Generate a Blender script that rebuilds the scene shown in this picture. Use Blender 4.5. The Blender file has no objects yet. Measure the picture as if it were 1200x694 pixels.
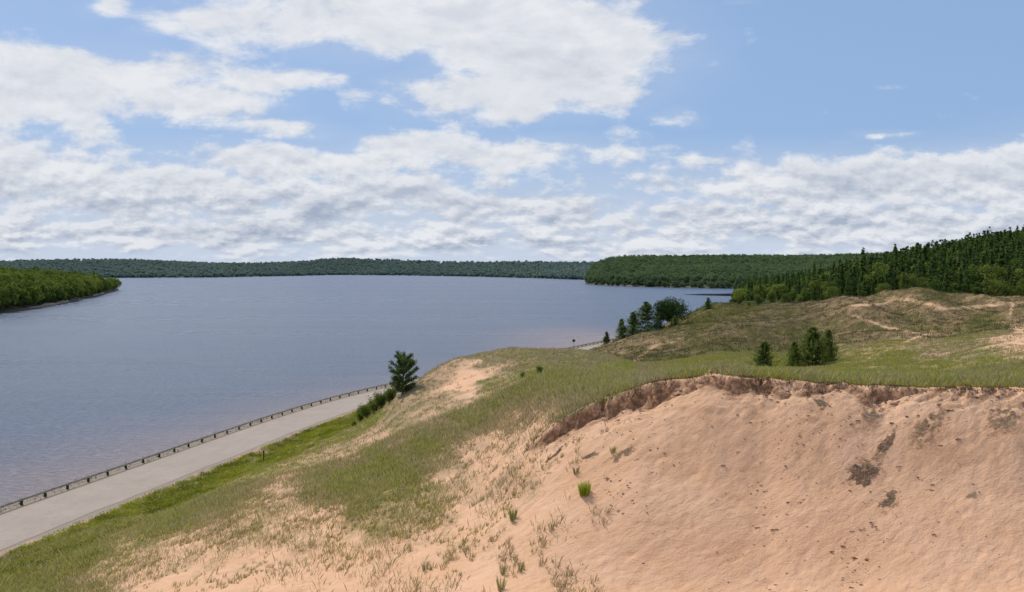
import bpy, math, random
import numpy as np
from math import radians as R
rng = np.random.default_rng(7)
random.seed(7)
scn = bpy.context.scene
COL = scn.collection
CAMZ = 28.0
F = 950.0
TILT = math.atan(31/950)
ct, st = math.cos(TILT), math.sin(TILT)

# ------------------------------------------------------------------ measuring helpers
def ray(px, py):
    a = (px-600)/F; v = (347-py)/F
    return a, ct+v*st, -st+v*ct
def at(px, py, d):
    a, y, z = ray(px, py)
    return a/y*d, d, CAMZ+z/y*d
def project(X, Y, Z):
    dz = Z-CAMZ
    fw = Y*ct-dz*st; up = Y*st+dz*ct
    return 600+F*X/fw, 347-F*up/fw

# ------------------------------------------------------------------ numpy noise
def _h(ix, iy, seed):
    n = (ix.astype(np.int64)*374761393 + iy.astype(np.int64)*668265263 + seed*2246822519) & 0x7fffffff
    n = ((n ^ (n >> 13))*1274126177) & 0x7fffffff
    n = (n ^ (n >> 16)) & 0xffff
    return n/65535.0
def vnoise(x, y, seed=0):
    ix = np.floor(x); iy = np.floor(y); fx = x-ix; fy = y-iy
    fx = fx*fx*(3-2*fx); fy = fy*fy*(3-2*fy)
    a = _h(ix, iy, seed); b = _h(ix+1, iy, seed); c = _h(ix, iy+1, seed); d = _h(ix+1, iy+1, seed)
    return (a*(1-fx)+b*fx)*(1-fy)+(c*(1-fx)+d*fx)*fy
def fbm(x, y, seed=0, o=4):
    s = 0; a = 1; t = 0
    for k in range(o):
        s = s+a*vnoise(x*2**k+k*17.3, y*2**k-k*9.1, seed+k*31); t += a; a *= .5
    return s/t-.5
def sstep(a, b, x):
    t = np.clip((x-a)/(b-a), 0, 1)
    return t*t*(3-2*t)
def pchip(xk, yk, x):
    xk = np.asarray(xk, float); yk = np.asarray(yk, float)
    h = np.diff(xk); dl = np.diff(yk)/h; m = np.zeros_like(yk)
    for i in range(1, len(xk)-1):
        if dl[i-1]*dl[i] > 0:
            w1 = 2*h[i]+h[i-1]; w2 = h[i]+2*h[i-1]
            m[i] = (w1+w2)/(w1/dl[i-1]+w2/dl[i])
    m[0] = dl[0]; m[-1] = dl[-1]
    x = np.clip(x, xk[0], xk[-1])
    i = np.clip(np.searchsorted(xk, x)-1, 0, len(xk)-2)
    t = (x-xk[i])/h[i]; t2 = t*t; t3 = t2*t
    return (2*t3-3*t2+1)*yk[i]+(t3-2*t2+t)*h[i]*m[i]+(-2*t3+3*t2)*yk[i+1]+(t3-t2)*h[i]*m[i+1]

# ------------------------------------------------------------------ mesh helpers
def npmesh(name, V, Fc, mats=(), smooth=False, attrs=None, midx=None):
    V = np.asarray(V, np.float32); Fc = np.asarray(Fc, np.int32)
    me = bpy.data.meshes.new(name)
    n = Fc.shape[1]
    me.vertices.add(len(V)); me.vertices.foreach_set('co', V.ravel())
    me.loops.add(Fc.size); me.loops.foreach_set('vertex_index', Fc.ravel())
    me.polygons.add(len(Fc))
    me.polygons.foreach_set('loop_start', np.arange(0, Fc.size, n, dtype=np.int32))
    me.polygons.foreach_set('loop_total', np.full(len(Fc), n, np.int32))
    me.polygons.foreach_set('use_smooth', np.full(len(Fc), smooth))
    if midx is not None: me.polygons.foreach_set('material_index', np.asarray(midx, np.int32))
    me.update(calc_edges=True)
    for k, v in (attrs or {}).items():
        v = np.asarray(v, np.float32)
        if v.ndim == 2:
            if v.shape[1] == 3: v = np.c_[v, np.ones(len(v))]
            at_ = me.attributes.new(k, 'FLOAT_COLOR', 'POINT'); at_.data.foreach_set('color', v.astype(np.float32).ravel())
        else:
            at_ = me.attributes.new(k, 'FLOAT', 'POINT'); at_.data.foreach_set('value', v)
    for m in mats: me.materials.append(m)
    return me
def link(name, me, parent=None, loc=None):
    o = bpy.data.objects.new(name, me); COL.objects.link(o)
    if parent is not None: o.parent = parent
    if loc is not None: o.location = loc
    return o
def tag(o, label=None, cat=None, group=None, kind=None):
    if label: o['label'] = label
    if cat: o['category'] = cat
    if group: o['group'] = group
    if kind: o['kind'] = kind
    return o
def empty(name, loc, rz=0, sc=1):
    o = bpy.data.objects.new(name, None); COL.objects.link(o)
    o.location = loc; o.rotation_euler = (0, 0, rz)
    o.scale = (sc, sc, sc) if not hasattr(sc, '__len__') else sc
    o.empty_display_size = .3
    return o
class MB:
    """collects tubes, boxes and quads for one mesh"""
    def __init__(s): s.V = []; s.F = []
    def tube(s, pts, rad, n=7):
        pts = [np.array(p, float) for p in pts]; base = len(s.V)
        for i, p in enumerate(pts):
            t = pts[min(i+1, len(pts)-1)]-pts[max(i-1, 0)]; t /= np.linalg.norm(t)+1e-9
            a = np.cross(t, (0, 0, 1) if abs(t[2]) < .9 else (1, 0, 0)); a /= np.linalg.norm(a); b = np.cross(t, a)
            for k in range(n):
                w = 2*math.pi*k/n; s.V.append(p+(a*math.cos(w)+b*math.sin(w))*rad[i])
        for i in range(len(pts)-1):
            for k in range(n):
                s.F.append((base+i*n+k, base+i*n+(k+1) % n, base+(i+1)*n+(k+1) % n, base+(i+1)*n+k))
        c = len(s.V); s.V.append(pts[-1])
        for k in range(n): s.F.append((base+(len(pts)-1)*n+k, base+(len(pts)-1)*n+(k+1) % n, c, c))
    def box(s, c, sz, rz=0, bev=.0):
        x, y, z = [v/2 for v in sz]; b = len(s.V); co, si = math.cos(rz), math.sin(rz)
        for dz in (-z, z):
            for dx, dy in ((-x, -y), (x, -y), (x, y), (-x, y)):
                s.V.append(np.array((c[0]+dx*co-dy*si, c[1]+dx*si+dy*co, c[2]+dz)))
        s.F += [(b, b+3, b+2, b+1), (b+4, b+5, b+6, b+7)]+[(b+k, b+(k+1) % 4, b+4+(k+1) % 4, b+4+k) for k in range(4)]
    def mesh(s, name, mat, smooth=False):
        me = bpy.data.meshes.new(name)
        me.from_pydata([tuple(v) for v in s.V], [], [tuple(dict.fromkeys(f)) for f in s.F])
        me.materials.append(mat)
        for p in me.polygons: p.use_smooth = smooth
        return me

# ------------------------------------------------------------------ node helpers
class NT:
    def __init__(s, tree): s.t = tree; s.n = tree.nodes; s.l = tree.links; s.n.clear()
    def new(s, ty, **k):
        nd = s.n.new(ty)
        for a, b in k.items(): setattr(nd, a, b)
        return nd
    def put(s, sock, v):
        if hasattr(v, 'is_linked'): s.l.new(v, sock)
        else: sock.default_value = v
    def math(s, op, a, b=0.0, c=None, clamp=False):
        nd = s.new('ShaderNodeMath', operation=op, use_clamp=clamp)
        s.put(nd.inputs[0], a); s.put(nd.inputs[1], b)
        if c is not None: s.put(nd.inputs[2], c)
        return nd.outputs[0]
    def vmath(s, op, a, b=(0, 0, 0)):
        nd = s.new('ShaderNodeVectorMath', operation=op)
        s.put(nd.inputs[0], a); s.put(nd.inputs[1], b)
        return nd.outputs['Value'] if op in ('DOT_PRODUCT', 'LENGTH') else nd.outputs[0]
    def noise(s, vec, scale, detail=4, rough=.5, dist=0, col=False):
        nd = s.new('ShaderNodeTexNoise'); s.put(nd.inputs['Vector'], vec)
        nd.inputs['Scale'].default_value = scale; nd.inputs['Detail'].default_value = detail
        nd.inputs['Roughness'].default_value = rough; nd.inputs['Distortion'].default_value = dist
        return nd.outputs['Color' if col else 'Fac']
    def ramp(s, f, a, b, c=0.0, d=1.0, smooth=False):
        nd = s.new('ShaderNodeMapRange'); nd.interpolation_type = 'SMOOTHSTEP' if smooth else 'LINEAR'
        s.put(nd.inputs[0], f)
        for i, v in enumerate((a, b, c, d)): s.put(nd.inputs[i+1], v)
        return nd.outputs[0]
    def mix(s, f, a, b, mode='MIX'):
        nd = s.new('ShaderNodeMix', data_type='RGBA', blend_type=mode)
        s.put(nd.inputs[0], f); s.put(nd.inputs[6], a if hasattr(a, 'is_linked') else (*a, 1)); s.put(nd.inputs[7], b if hasattr(b, 'is_linked') else (*b, 1))
        return nd.outputs[2]
    def comb(s, x, y, z):
        nd = s.new('ShaderNodeCombineXYZ')
        for i, v in enumerate((x, y, z)): s.put(nd.inputs[i], v)
        return nd.outputs[0]
    def attr(s, name):
        nd = s.new('ShaderNodeAttribute'); nd.attribute_name = name; return nd
    def bump(s, h, dist, strength=1.0, nrm=None):
        nd = s.new('ShaderNodeBump'); s.put(nd.inputs['Height'], h)
        nd.inputs['Distance'].default_value = dist; nd.inputs['Strength'].default_value = strength
        if nrm is not None: s.l.new(nrm, nd.inputs['Normal'])
        return nd.outputs[0]
def mat(name):
    m = bpy.data.materials.new(name); m.use_nodes = True
    return m, NT(m.node_tree)
def principled(T, col, rough=.8, nrm=None, spec=.3, metal=0):
    b = T.new('ShaderNodeBsdfPrincipled'); T.put(b.inputs['Base Color'], col if hasattr(col, 'is_linked') else (*col, 1))
    T.put(b.inputs['Roughness'], rough); b.inputs['Specular IOR Level'].default_value = spec; b.inputs['Metallic'].default_value = metal
    if nrm is not None: T.l.new(nrm, b.inputs['Normal'])
    o = T.new('ShaderNodeOutputMaterial'); T.l.new(b.outputs[0], o.inputs[0]); return b
def simple(name, c, c2=None, scale=3, rough=.8, metal=0, bump=0):
    m, T = mat(name)
    pos = T.new('ShaderNodeTexCoord').outputs['Object']
    n = T.noise(pos, scale, 6, .6)
    col = T.mix(T.ramp(n, .35, .65), c, c2 or tuple(v*.6 for v in c))
    principled(T, col, rough, T.bump(n, bump) if bump else None, metal=metal)
    return m
def foliage(name, dark, lite, attr=True, transl=.3):
    """leaf material: tint attribute gives the clump to clump variation"""
    m, T = mat(name)
    g = T.new('ShaderNodeNewGeometry').outputs['Position']
    n = T.noise(g, .45, 3, .6)
    rnd = T.new('ShaderNodeObjectInfo').outputs['Random']
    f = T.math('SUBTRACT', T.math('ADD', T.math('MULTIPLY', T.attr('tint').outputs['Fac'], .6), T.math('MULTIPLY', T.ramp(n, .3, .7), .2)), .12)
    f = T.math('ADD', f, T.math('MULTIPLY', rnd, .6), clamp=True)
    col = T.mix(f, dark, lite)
    d = T.new('ShaderNodeBsdfDiffuse'); T.l.new(col, d.inputs[0])
    tr = T.new('ShaderNodeBsdfTranslucent'); T.l.new(T.mix(1, col, (1.15, 1.2, .55), 'MULTIPLY'), tr.inputs[0])
    mx = T.new('ShaderNodeMixShader'); mx.inputs[0].default_value = transl
    T.l.new(d.outputs[0], mx.inputs[1]); T.l.new(tr.outputs[0], mx.inputs[2])
    o = T.new('ShaderNodeOutputMaterial'); T.l.new(mx.outputs[0], o.inputs[0])
    return m

# ------------------------------------------------------------------ road line (foot of the guard rail, z = 2)
RAIL = np.array([(-66, 30), (-60, 60), (-54.3, 88.5), (-52.4, 96.5), (-50.2, 105.9), (-48, 115.6), (-45.7, 125.8), (-43.2, 136.2), (-40.0, 148.0),
                 (-37.2, 157), (-31.4, 171.5), (-26, 182.5), (-14, 203), (2, 232), (18, 262), (31.8, 287), (45, 308), (62, 328), (86, 346), (120, 362)])
_t = np.r_[0, np.cumsum(np.hypot(*np.diff(RAIL, axis=0).T))]
LEN = _t[-1]
_ts = np.arange(0, LEN, 2.0)
_rx = pchip(_t, RAIL[:, 0], _ts); _ry = pchip(_t, RAIL[:, 1], _ts)
for _ in range(6):
    _rx[1:-1] = (_rx[:-2]+_rx[1:-1]*2+_rx[2:])/4; _ry[1:-1] = (_ry[:-2]+_ry[1:-1]*2+_ry[2:])/4
_dx = np.gradient(_rx); _dy = np.gradient(_ry); _l = np.hypot(_dx, _dy); _dx /= _l; _dy /= _l
def sdist(X, Y):
    """signed distance from the rail line, positive on the land side"""
    X = np.asarray(X, float).ravel(); Y = np.asarray(Y, float).ravel()
    out = np.empty(len(X))
    for a in range(0, len(X), 20000):
        x = X[a:a+20000, None]; y = Y[a:a+20000, None]
        d2 = (x-_rx)**2+(y-_ry)**2; i = d2.argmin(1); ii = np.arange(len(i))
        vx = x[:, 0]-_rx[i]; vy = y[:, 0]-_ry[i]
        s = vx*_dy[i]-vy*_dx[i]
        out[a:a+20000] = np.where(s >= 0, 1, -1)*np.sqrt(d2[ii, i]) if False else np.where(np.sqrt(d2[ii, i]) < 3, s, np.sign(s)*np.sqrt(d2[ii, i]))
    return out
def offs(s):
    return _rx+_dy*s, _ry-_dx*s

# ------------------------------------------------------------------ terrain profile table: 16 feature lines across the view
def zy(d, y): return CAMZ-d*(-ray(600, y)[2]/ray(600, y)[1])
TAB = {
 -250: [('z', 75, 4), ('z', 82, 3), ('z', 88, 2.3), ('z', 95, 2), ('z', 105, 2), ('z', 115, 2)],
 0: [('z', 60, 4.4), ('z', 64, 3.6), ('z', 70, 2.7), ('z', 78, 2.1), ('z', 90, 2), ('z', 110, 2)],
 150: [('z', 50, 8.2), ('z', 60, 7.2), ('z', 73, 4.6), ('z', 83, 2.5), ('z', 92, 2), ('z', 108, 2)],
 300: [('z', 43, 11), ('z', 55, 10), ('z', 70, 8.5), ('z', 88, 5.6), ('z', 103, 2.7), ('z', 114, 2)],
 400: [('z', 39, 12.4), ('z', 50, 12), ('z', 70, 10.3), ('z', 90, 8), ('z', 115, 4.6), ('z', 140, 2.1)],
 470: [('z', 36.5, 13.2), ('z', 46, 13.6), ('z', 62, 12.9), ('z', 80, 12), ('z', 92, 12), ('z', 100, 12.3), ('z', 118, 8), ('z', 150, 2.3), ('z', 190, 2)],
 540: [('z', 35, 13.9), ('z', 43, 14.3), ('z', 55, 14.6), ('z', 75, 14.1), ('z', 95, 14.5), ('z', 112, 15.6), ('z', 130, 12), ('z', 165, 3), ('z', 200, 2)],
 600: [('z', 34, 14.3), ('z', 41, 15.6), ('z', 48, 16.6), ('z', 68, 16.3), ('z', 95, 16.0), ('z', 120, 16.1), ('z', 145, 11.5), ('z', 190, 3.5), ('z', 220, 2)],
 650: [('z', 33.5, 14.4), ('z', 40, 16.6), ('y', 46.5, 497), ('y', 62, 459), ('y', 90, 428), ('y', 125, 411), ('z', 155, 9.5), ('z', 200, 4), ('z', 228, 2.5), ('z', 255, 2)],
 700: [('z', 33.5, 14.4), ('z', 40, 17.3), ('y', 46, 473), ('y', 65, 449), ('y', 92, 431), ('y', 128, 414.5), ('z', 162, 9), ('z', 200, 5.3), ('y', 232, 408.5), ('z', 262, 2.5)],
 760: [('z', 33.5, 14.2), ('z', 39.5, 17.6), ('y', 45.5, 454), ('y', 62, 445), ('y', 90, 437), ('y', 125, 429.5), ('y', 155, 423), ('y', 195, 408), ('y', 240, 391.5), ('z', 275, 5)],
 800: [('z', 33.5, 14.1), ('z', 39.5, 17.6), ('y', 45, 446), ('y', 60, 442), ('y', 88, 435), ('y', 120, 428), ('y', 150, 420), ('y', 195, 401), ('y', 238, 386), ('y', 278, 374), ('z', 340, 3), ('z', 600, -4), ('z', 1100, -4)],
 850: [('z', 33.5, 14.0), ('z', 39, 17.4), ('y', 44.5, 442), ('y', 60, 440), ('y', 88, 434), ('y', 120, 426), ('y', 148, 414), ('y', 195, 393), ('y', 236, 377), ('y', 320, 355), ('z', 400, 10), ('z', 600, 1), ('z', 1100, -4)],
 890: [('z', 33.4, 14.0), ('z', 39, 17.4), ('y', 44, 445), ('y', 60, 442), ('y', 86, 437), ('y', 119, 428), ('y', 146, 415), ('y', 198, 389), ('y', 247, 369), ('z', 320, 14), ('z', 400, 13), ('z', 600, 10), ('z', 1100, 12)],
 930: [('z', 33.2, 14.1), ('z', 38.5, 17.4), ('y', 43.5, 448), ('y', 60, 445), ('y', 85, 439), ('y', 118, 430), ('y', 145, 417), ('y', 200, 386), ('y', 258, 361), ('z', 320, 14), ('z', 400, 13.5), ('z', 600, 10), ('z', 1100, 12)],
 1000: [('z', 33, 14.2), ('z', 38, 17.3), ('y', 43, 454), ('y', 58, 449), ('y', 80, 440), ('y', 112, 427), ('y', 135, 414), ('y', 190, 379), ('y', 270, 352), ('z', 320, 15.5), ('z', 400, 15), ('z', 600, 14), ('z', 1100, 22)],
 1090: [('z', 32.5, 14.4), ('z', 37.5, 17.4), ('y', 42, 456), ('y', 56, 449), ('y', 78, 439), ('y', 108, 423), ('y', 130, 408), ('y', 190, 372), ('y', 250, 342), ('z', 320, 17), ('z', 400, 18), ('z', 600, 26), ('z', 1100, 46)],
 1200: [('z', 32, 14.6), ('z', 36.5, 17.3), ('y', 41, 457), ('y', 54, 447), ('y', 75, 431), ('y', 105, 399), ('y', 140, 392), ('y', 200, 369), ('y', 250, 352), ('z', 320, 16), ('z', 400, 19), ('z', 600, 36), ('z', 1100, 70)],
 1450: [('z', 31, 15), ('z', 35.5, 17.6), ('y', 40, 462), ('y', 53, 450), ('y', 74, 430), ('y', 102, 396), ('y', 138, 388), ('y', 198, 368), ('y', 250, 350), ('z', 320, 17), ('z', 400, 22), ('z', 600, 42), ('z', 1100, 78)],
}
DEFD = [None, None, None, None, None, None, 170, 200, 230, 280, 420, 620, 1100]
KX, KD, KZ = [], [], []
for px, rows in sorted(TAB.items()):
    ds, zs = [1.2, 12], [25.9, 20.6]
    d3 = rows[0][1]; z3 = rows[0][2]
    ds.append(12+(d3-12)*.6); zs.append(20.6+(z3-20.6)*.6-1.0)
    for k in range(13):
        if k < len(rows):
            kd, d, v = rows[k]; zs.append(v if kd == 'z' else zy(d, v)); ds.append(d)
        else:
            d = max(DEFD[k], ds[-1]+12); ds.append(d); zs.append(2.0 if k < 10 else -4)
    KX.append(px); KD.append(ds); KZ.append(zs)
KD = np.array(KD); KZ = np.array(KZ); KX = np.array(KX, float)
NC = 1000
cols = np.linspace(-250, 1450, NC)
U = (cols-600)/F
rows_d = np.r_[np.geomspace(1.2, 26, 40)[:-1], np.linspace(26, 50, 330)[:-1], np.geomspace(50, 135, 190)[:-1], np.geomspace(135, 300, 130)[:-1], np.geomspace(300, 1100, 70)]
NR = len(rows_d)
kd = np.array([pchip(KX, KD[:, k], cols) for k in range(16)])   # 16 x NC
kz = np.array([pchip(KX, KZ[:, k], cols) for k in range(16)])
LIP = kd[5]
lipn = fbm(cols/22, cols*0, 5, 4)*1.0+fbm(cols/6, cols*0+3, 8, 2)*.35
Z = np.empty((NR, NC)); D5 = LIP+lipn*sstep(600, 660, cols)
for j in range(NC):
    kk = kd[:, j].copy()
    Z[:, j] = pchip(kk, kz[:, j], rows_d)
Dg = rows_d[:, None]+np.zeros((1, NC)); Ug = U[None, :]+np.zeros((NR, 1)); Xg = Ug*Dg; Yg = Dg
cg = cols[None, :]+np.zeros((NR, 1))
# the turf lip at the top of the sand face
lipamt = (.82*sstep(612, 650, cols)*(1-sstep(760, 835, cols))+.34*sstep(780, 860, cols)*(1+1.2*fbm(cols/30, cols*0+9, 3, 3)))
lipw = 2.1
dd = D5[None, :]-Dg+(fbm(Xg/.9, Yg/.45, 131, 4)*.75+fbm(Xg/3.5, Yg/1.2, 132, 2)*.6)*sstep(600, 650, cg)*sstep(4, 1, np.abs(D5[None, :]-Dg))
cut = sstep(-.05, .62, dd)*np.exp(-np.maximum(dd-.6, 0)/lipw)*lipamt[None, :]*(1+.5*fbm(Xg/.7, Yg/.5, 140, 3))
rise = np.where(dd <= 0, np.exp(dd/1.5), 0)*lipamt[None, :]*.18
Z = Z-cut+rise
facemask = sstep(-.05, .15, dd)*sstep(560, 640, cg)
# relief
Z += fbm(Xg/9, Yg/9, 11, 3)*.8*sstep(36, 55, Dg)*(1-facemask)
hum = fbm(Xg/1.6, Yg/1.6, 21, 3)
Z += hum*.34*sstep(30, 38, Dg)*(1-facemask)*(1-sstep(140, 200, Dg)*.3)
Z += (fbm(Xg/14, Yg/18, 33, 4)*4.2+fbm(Xg/5, Yg/6, 37, 3)*1.6)*sstep(150, 200, Dg)*(1-sstep(300, 340, Dg))*sstep(700, 800, cg)
for (bx, bd, rx_, rd_, bh) in [(1005, 200, 38, 14, 2.6), (1052, 228, 26, 16, -3.6), (960, 240, 40, 12, 1.6), (1100, 205, 30, 12, 2.0), (870, 205, 60, 16, 1.2), (945, 168, 35, 12, -1.2), (1150, 122, 50, 9, .8), (1110, 160, 40, 12, -1.2), (1200, 180, 50, 14, 1.5)]:
    Z += bh*np.exp(-((cg-bx)/rx_)**2-((Dg-bd)/rd_)**2)
# sand face: slumps running down-left, footprints
ca, sa = math.cos(.5), math.sin(.5)
P1 = Xg*ca+Yg*sa; P2 = -Xg*sa+Yg*ca
slump = fbm(P1/2.2, P2/.6, 41, 4)
prints = np.maximum(0, vnoise(Xg/.34, Yg/.42, 55)-.56)*(.35+.65*sstep(-.1, .12, fbm(Xg/3, Yg/3, 61, 2)))
Z += facemask*(fbm(Xg/6, Yg/6, 43, 2)*.35+slump*.07+fbm(P1/.9, P2/.28, 44, 3)*.07-prints*.14)*sstep(24, 30, Dg)
# clods below the lip on the right
band = sstep(.0, .2, dd)*np.exp(-np.maximum(dd-.5, 0)/.9)*sstep(610, 640, cg)
Z += band*(fbm(Xg/.9+Yg*.3, Yg/.22, 141, 4)*.42+fbm(P1/.45, P2/.3, 142, 3)*.22)
cl = sstep(.06, .2, fbm(Xg/.9, Yg/.5, 71, 3))*np.where(dd > 0, np.exp(-dd/2.2), 0)*sstep(600, 640, cg)
Z += cl*.10
# road corridor and lake side
S = sdist(Xg, Yg).reshape(NR, NC)
lake = 2-np.clip(-S-1.8, 0, 14)*.42
Zr = np.where(S > 10.2, 2+(Z-2)*sstep(10.2, 17, S), np.where(S < -1.2, lake, 1.96))
near_road = (Dg < 345) & (S < 17)
Z = np.where(near_road, Zr, Z)
Z = np.where((S < -1.2) & (cg < 860) & (Dg > 300), np.minimum(Z, lake), Z)
Z = np.maximum(Z, -5)
def H(X, Y):
    """terrain height anywhere inside the built fan"""
    X = np.atleast_1d(np.asarray(X, float)); Y = np.atleast_1d(np.asarray(Y, float))
    u = np.clip((X/Y-U[0])/(U[1]-U[0]), 0, NC-1.001); j = u.astype(int); fu = u-j
    i = np.clip(np.searchsorted(rows_d, Y)-1, 0, NR-2); fi = np.clip((Y-rows_d[i])/(rows_d[i+1]-rows_d[i]), 0, 1)
    return (Z[i, j]*(1-fu)+Z[i, j+1]*fu)*(1-fi)+(Z[i+1, j]*(1-fu)+Z[i+1, j+1]*fu)*fi

# ------------------------------------------------------------------ ground cover, read off in the photograph and fixed to the ground
SB = [  # px, py, cover, green   (near ground and the grassy hill)
 (20, 670, 1, 1), (60, 690, .95, .9), (100, 650, 1, .95), (200, 600, 1, .95), (250, 582, 1, .75), (300, 545, 1, .9), (380, 508, 1, .9), (440, 488, 1, 1), (0, 650, 1, .7),
 (110, 692, .6, .6), (150, 672, .4, .5), (250, 622, .42, .45), (330, 572, .45, .35), (400, 532, .65, .35), (450, 512, .6, .25), (480, 480, .8, .3), (522, 462, .55, .2),
 (545, 446, 0, 0), (540, 458, .05, 0), (518, 440, .6, .15), (552, 438, 0, 0), (500, 486, .6, .3), (530, 475, .65, .3), (490, 455, .85, .25), (500, 437, .85, .2), (505, 455, .85, .25), (515, 470, .75, .25), (495, 475, .9, .35), (480, 485, .9, .4), (475, 495, .8, .4), (570, 450, 1, .6),
 (400, 562, 1, 1), (450, 542, 1, 1), (500, 516, 1, .95), (545, 492, .95, .8), (580, 470, 1, .8), (610, 460, 1, .85), (420, 590, .9, .85), (500, 580, .65, .7), (470, 566, .85, .85), (340, 600, .45, .5), (370, 575, .75, .7),
 (560, 520, .45, .1), (620, 488, .55, .1), (520, 560, .4, .2), (580, 560, .42, .2), (600, 530, .38, .15), (560, 545, .35, .15), (620, 515, .45, .15), (650, 475, .7, .3),
 (650, 448, 1, .9), (700, 440, 1, .9), (600, 428, 1, .4), (650, 415, 1, .3), (560, 422, 1, .3), (700, 425, 1, .35), (750, 440, 1, .9), (620, 440, 1, .8),
 (600, 560, .42, .3), (640, 600, .13, .4), (600, 650, .1, .4), (560, 620, .28, .4), (520, 660, .1, .4), (480, 600, .5, .6), (450, 650, .08, .4), (400, 690, 0, .4), (350, 660, .22, .4),
 (400, 620, .35, .6), (380, 600, .3, .4), (330, 620, .35, .5), (220, 650, .35, .5), (430, 610, .6, .7), (300, 640, .38, .5), (300, 690, .1, .4), (200, 690, .2, .4), (250, 680, .15, .4), (330, 665, .22, .5), (150, 694, .4, .4), (650, 540, .13, .3), (700, 560, .02, .3), (640, 522, .3, .2), (700, 520, .04, .2), (750, 560, 0, 0), (700, 640, 0, 0),
 (480, 690, .08, .4), (530, 690, .1, .4), (800, 600, 0, 0), (620, 690, .02, 0)]
SC = [  # beyond the grassy hill, and the meadow behind the lip
 (800, 440, 1, .9), (900, 438, 1, 1), (1000, 442, 1, 1), (1200, 442, 1, 1), (1100, 440, 1, 1), (850, 425, 1, .6), (720, 425, 1, .3), (750, 415, 1, .4), (750, 402, .85, .15), (780, 408, .9, .15), (720, 405, .8, .1), (850, 402, 1, .4), (850, 385, .9, .1),
 (780, 418, 1, .5), (900, 380, .95, .2), (900, 395, 1, .4), (950, 402, 1, .4), (1000, 402, .85, .3), (1020, 382, .65, .15), (1050, 380, .85, .2), (1080, 398, .7, .2), (1100, 365, .7, .1), (1150, 358, .75, .2), (1200, 357, .7, .2),
 (1100, 346, 1, .4), (1185, 397, .5, .2), (1200, 402, .15, .2), (1130, 408, .85, .4), (1050, 420, 1, .85), (1150, 425, 1, .85), (1000, 354, .75, .1), (1150, 376, .95, .5), (950, 365, .9, .1), (850, 370, 1, .7), (830, 371, 1, .8), (700, 412, .6, .2), (1020, 425, .9, .8), (1080, 385, .8, .5), (1200, 415, .7, .6), (1000, 365, .7, .1)]
def idw(px, py, S, k):
    S = np.array(S, float); out = np.zeros(px.shape); w_ = np.zeros(px.shape)
    for a in S:
        w = 1/((px-a[0])**2+((py-a[1])*1.5)**2+40)**1.6
        out += w*a[k]; w_ += w
    return out/w_
PX, PY = project(Xg, np.maximum(Yg, 1), Z)
wx = PX+fbm(Xg/4, Yg/6, 81, 3)*46; wy = PY+fbm(Xg/4+50, Yg/6, 83, 3)*24
isC = (((Dg > kd[8][None, :]) | (cg > 745)) & (Dg > D5[None, :]))
cover = np.where(isC, idw(wx, wy, SC, 2), idw(wx, wy, SB, 2))
green = np.where(isC, idw(wx, wy, SC, 3), idw(wx, wy, SB, 3))
face = (dd > 0) & (cg > 600)
fade = sstep(600, 760, cg+fbm(Xg/2, Yg/2, 85, 3)*60)
cover = np.where(face, cover*(1-fade), cover)
cover = np.where((~isC) & (Dg > D5[None, :]) & (cg > 660), np.maximum(cover, .85), cover)
# sandy paths trodden over the far dune and sandy ledges
def poly_px(pts, w, amt):
    m = np.full(PX.shape, 1e9)
    for (x0, y0), (x1, y1) in zip(pts[:-1], pts[1:]):
        dx, dy = x1-x0, y1-y0; t = np.clip(((PX-x0)*dx+(PY-y0)*dy)/(dx*dx+dy*dy), 0, 1)
        m = np.minimum(m, np.hypot(PX-x0-t*dx, (PY-y0-t*dy)*1.6))
    return amt*np.exp(-(m/w)**2)
tr = np.zeros(PX.shape)
for pts, w, a in [([(1000, 370), (1040, 384), (1090, 393)], 2.6, .9), ([(1090, 391), (1072, 396), (1058, 402)], 2.4, .8), ([(1040, 350), (1075, 353), (1110, 362), (1160, 358), (1200, 354)], 3.5, .8),
                  ([(1000, 358), (1035, 356), (1050, 351)], 3, .7), ([(1186, 357), (1184, 368)], 2.5, .7), ([(740, 425), (770, 404), (800, 398)], 3.5, .5), ([(1012, 422), (1050, 405)], 2.6, .4), ([(715, 413), (760, 400)], 3, .3)]:
    tr = np.maximum(tr, poly_px(pts, w, a))
tr *= (.55+1.2*np.clip(fbm(Xg/2, Yg/3, 99, 3)+.3, 0, .5))*(isC & (Dg > 100) & (Dg < 320))
cover = cover*(1-tr*.62)
shoulder = sstep(11.6, 10.2, S+fbm(Xg/2, Yg/2, 91, 3)*2.2)*(Dg < 345)
cover = np.where((S < 30) & (S > 10) & (cg < 450), np.maximum(cover, .95*sstep(22, 16, S)), cover)
cover = cover*(1-shoulder*.9)
rim = sstep(.7, .15, -dd)*(dd <= .05)*sstep(700, 760, cg)*sstep(-.2, .0, fbm(Xg/2, Yg/2, 97, 2)+.08)
cover = cover*(1-rim)
heath = (sstep(125, 160, Dg)*(cg > 690)).astype(float)
forestf = ((Dg > 325) & (cg > 840)).astype(float)
hz_ = (Dg > 130) & (cg > 690); green = np.where(hz_, green+.22, green); cover = np.where(hz_ & (cover > .45) & (tr < .3), np.maximum(cover, .8), cover)
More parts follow.
